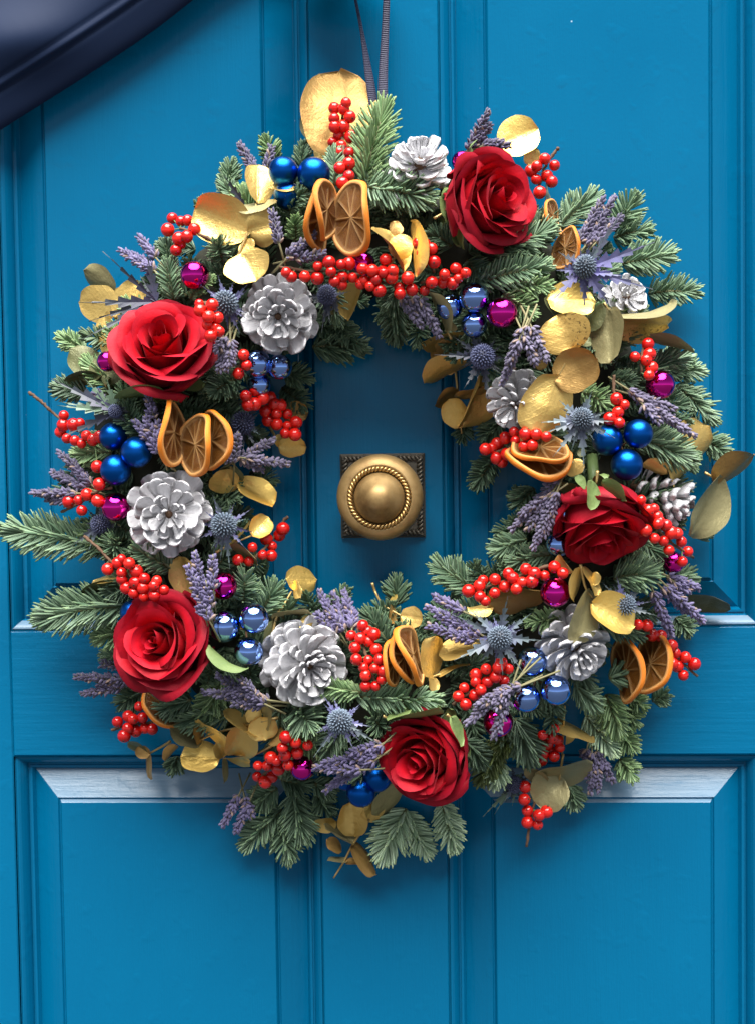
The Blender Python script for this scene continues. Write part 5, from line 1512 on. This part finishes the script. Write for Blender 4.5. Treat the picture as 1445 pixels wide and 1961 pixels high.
gold_sprig('wide gold leaf reflecting red under the long right berry sprig', 'S', [(360, 1460, 775, 1345, 230, 'b', 2), (190, 1500, 385, 1500, 90, 'g', 0)], [[(300, 1560), (360, 1460)]], 0.004)
gold_sprig('bright gold leaf pair above the lower right cone', 'N', [(565, 420, 500, 752, 150, 'o', 8), (588, 500, 850, 640, 240, 'y', 4, 1, 24), (512, 285, 478, 492, 66, 'g', 2), (530, 280, 632, 445, 66, 'g', 2), (380, 205, 470, 310, 66, 'g', 0), (600, 385, 605, 305, 64, 'g', 0)], [[(515, 260), (545, 400), (590, 465)]], 0.022)
gold_sprig('curled gold leaf like a cup, left of the upper rose', 'B', [(60, 1035, 300, 1300, 110, 'g', 4, 1), (160, 1160, 330, 1170, 170, 'g', 6), (320, 1000, 372, 1372, 120, 'g', 8, -1), (230, 1080, 190, 990, 90, 'b', -4)], [[(130, 1350), (230, 1200)]], 0.022)
gold_sprig('hanging gold eucalyptus spray on the inner right edge of the opening', 'F', [(722, 710, 385, 738, 92, 'g', 4), (600, 720, 530, 955, 260, 'b', 0), (690, 880, 398, 1005, 140, 'g', 6), (660, 1325, 570, 1135, 185, 'g', 6), (665, 1320, 800, 975, 165, 'g', 0), (640, 1130, 828, 1038, 82, 'b', 6), (630, 1080, 470, 1170, 110, 'b', 0)],
           [[(585, 700), (620, 950), (640, 1150), (662, 1375)]], 0.012)
gold_sprig('narrow curved gold leaf cupping the upper mirror baubles', 'F', [(558, 660, 470, 372, 62, 'o', 4, 1), (620, 660, 560, 600, 60, 'o', 0)], [[(590, 720), (558, 660)]], 0.022)
gold_sprig('large spotted gold leaves overlapping on the right', 'G', [(300, 230, 215, 8, 320, 's', 2), (205, 415, 470, 280, 270, 'b', 8), (215, 400, 95, 760, 300, 'g', 14), (35, 180, 150, 335, 85, 's', 0), (320, 160, 420, 190, 60, 'd', -6)], [[(300, 230), (215, 410)]], 0.020)
gold_sprig('heart shaped olive gold leaf with long leaves at the right edge', 'C', [(590, 1060, 640, 1432, 232, 'o', 8), (620, 1108, 1048, 1072, 74, 'o', 4), (640, 1150, 995, 1155, 190, 's', 0), (880, 1240, 1155, 1380, 120, 'o', -4), (180, 990, 505, 1005, 125, 'y', 2, 1, 35), (540, 1020, 420, 1200, 110, 'd', -8), (150, 990, 300, 1130, 90, 'd', -8)], [[(560, 1010), (620, 1108), (640, 1160)]], 0.016)
gold_sprig('big olive leaf and long gold leaves at the far right edge by the dark cone', 'G', [(935, 1060, 1175, 700, 190, 'g', 2), (750, 935, 900, 1000, 100, 'g', 2), (1232, 1040, 1030, 1375, 165, 'o', 8), (1205, 1060, 1448, 885, 125, 'b', 6)], [[(1130, 990), (1232, 1045)]], 0.012)
gold_sprig('dark olive leaf lying against the door at the far right', 'N', [(1165, 480, 1438, 500, 100, 'd', 0)], [[(1120, 470), (1165, 480)]], -0.010)
gold_sprig('bright round gold leaf catching the light above the upper rose', 'B', [(930, 470, 1190, 350, 300, 'y', 0, 1, 27), (1130, 600, 1165, 475, 115, 'g', 2)], [[(900, 560), (930, 470)], [(1140, 650), (1130, 600)]], 0.004)
gold_sprig('gold leaf tucked beside the flat right orange slices', 'S', [(960, 430, 1095, 350, 130, 'g', 2), (1060, 300, 1110, 250, 60, 'd', -2)], [[(900, 400), (960, 430)]], 0.004)
gold_sprig('shaded gold leaf hanging under the long berry sprig', 'E', [(1215, 530, 1130, 770, 145, 'g', 0), (1010, 620, 1060, 730, 80, 'd', -4)], [[(1260, 500), (1215, 530)]], 0.0)
gold_sprig('grey green leaf behind the berries right of the upper rose', 'C', [(150, 390, 165, 205, 56, 't', 0)], [[(120, 450), (150, 390)]], 0.004, 'plain green leaves on the wreath', 'leaf', 'green_leaf')
gold_sprig('green rose leaf curving over the bottom rose', 'L', [(340, 1180, 720, 1160, 90, 'n', 4, 1), (330, 1170, 500, 1130, 40, 'n', 4)], [[(300, 1160), (340, 1180)]], 0.024, 'plain green leaves on the wreath', 'leaf', 'green_leaf')
gold_sprig('green rose leaf under the left rose', 'D', [(960, 1280, 610, 1290, 90, 'n', 4, 1), (960, 1290, 1060, 1330, 60, 'n', 4)], [[(1000, 1300), (960, 1280)]], 0.022, 'plain green leaves on the wreath', 'leaf', 'green_leaf')
gold_sprig('green and red tinged rose leaf below the lower left mirror baubles', 'K', [(190, 860, 415, 1060, 90, 'n', 4, 1)], [[(130, 900), (190, 860)]], 0.030, 'plain green leaves on the wreath', 'leaf', 'green_leaf')
gold_sprig('pale green sepal leaves curling left of the upper rose', 'B', [(610, 790, 530, 985, 84, 'n', 2, 1), (625, 930, 690, 1178, 80, 'n', 6, -1), (600, 770, 720, 450, 56, 'n', -2)], [[(470, 970), (560, 920), (620, 880)]], 0.020, 'plain green leaves on the wreath', 'leaf', 'green_leaf')
gold_sprig('small bright green sepal leaf lying on the bottom rose', 'L', [(770, 1175, 830, 1365, 84, 'n', 0, 1)], [[(740, 1150), (770, 1175)]], 0.052, 'plain green leaves on the wreath', 'leaf', 'green_leaf')
gold_sprig('green sepal leaves draped over the top of the drooping rose', 'S', [(1160, 500, 1150, 730, 110, 'n', 4, 1), (1250, 505, 1450, 640, 90, 'n', 2, -1), (1110, 560, 1030, 460, 60, 'n', 2)], [[(1210, 420), (1200, 520)]], 0.048, 'plain green leaves on the wreath', 'leaf', 'green_leaf')
print('berries', bcount, 'objects', len(bpy.data.objects), 'tris', sum(len(o.data.polygons) * 2 for o in bpy.data.objects if o.type == 'MESH'))
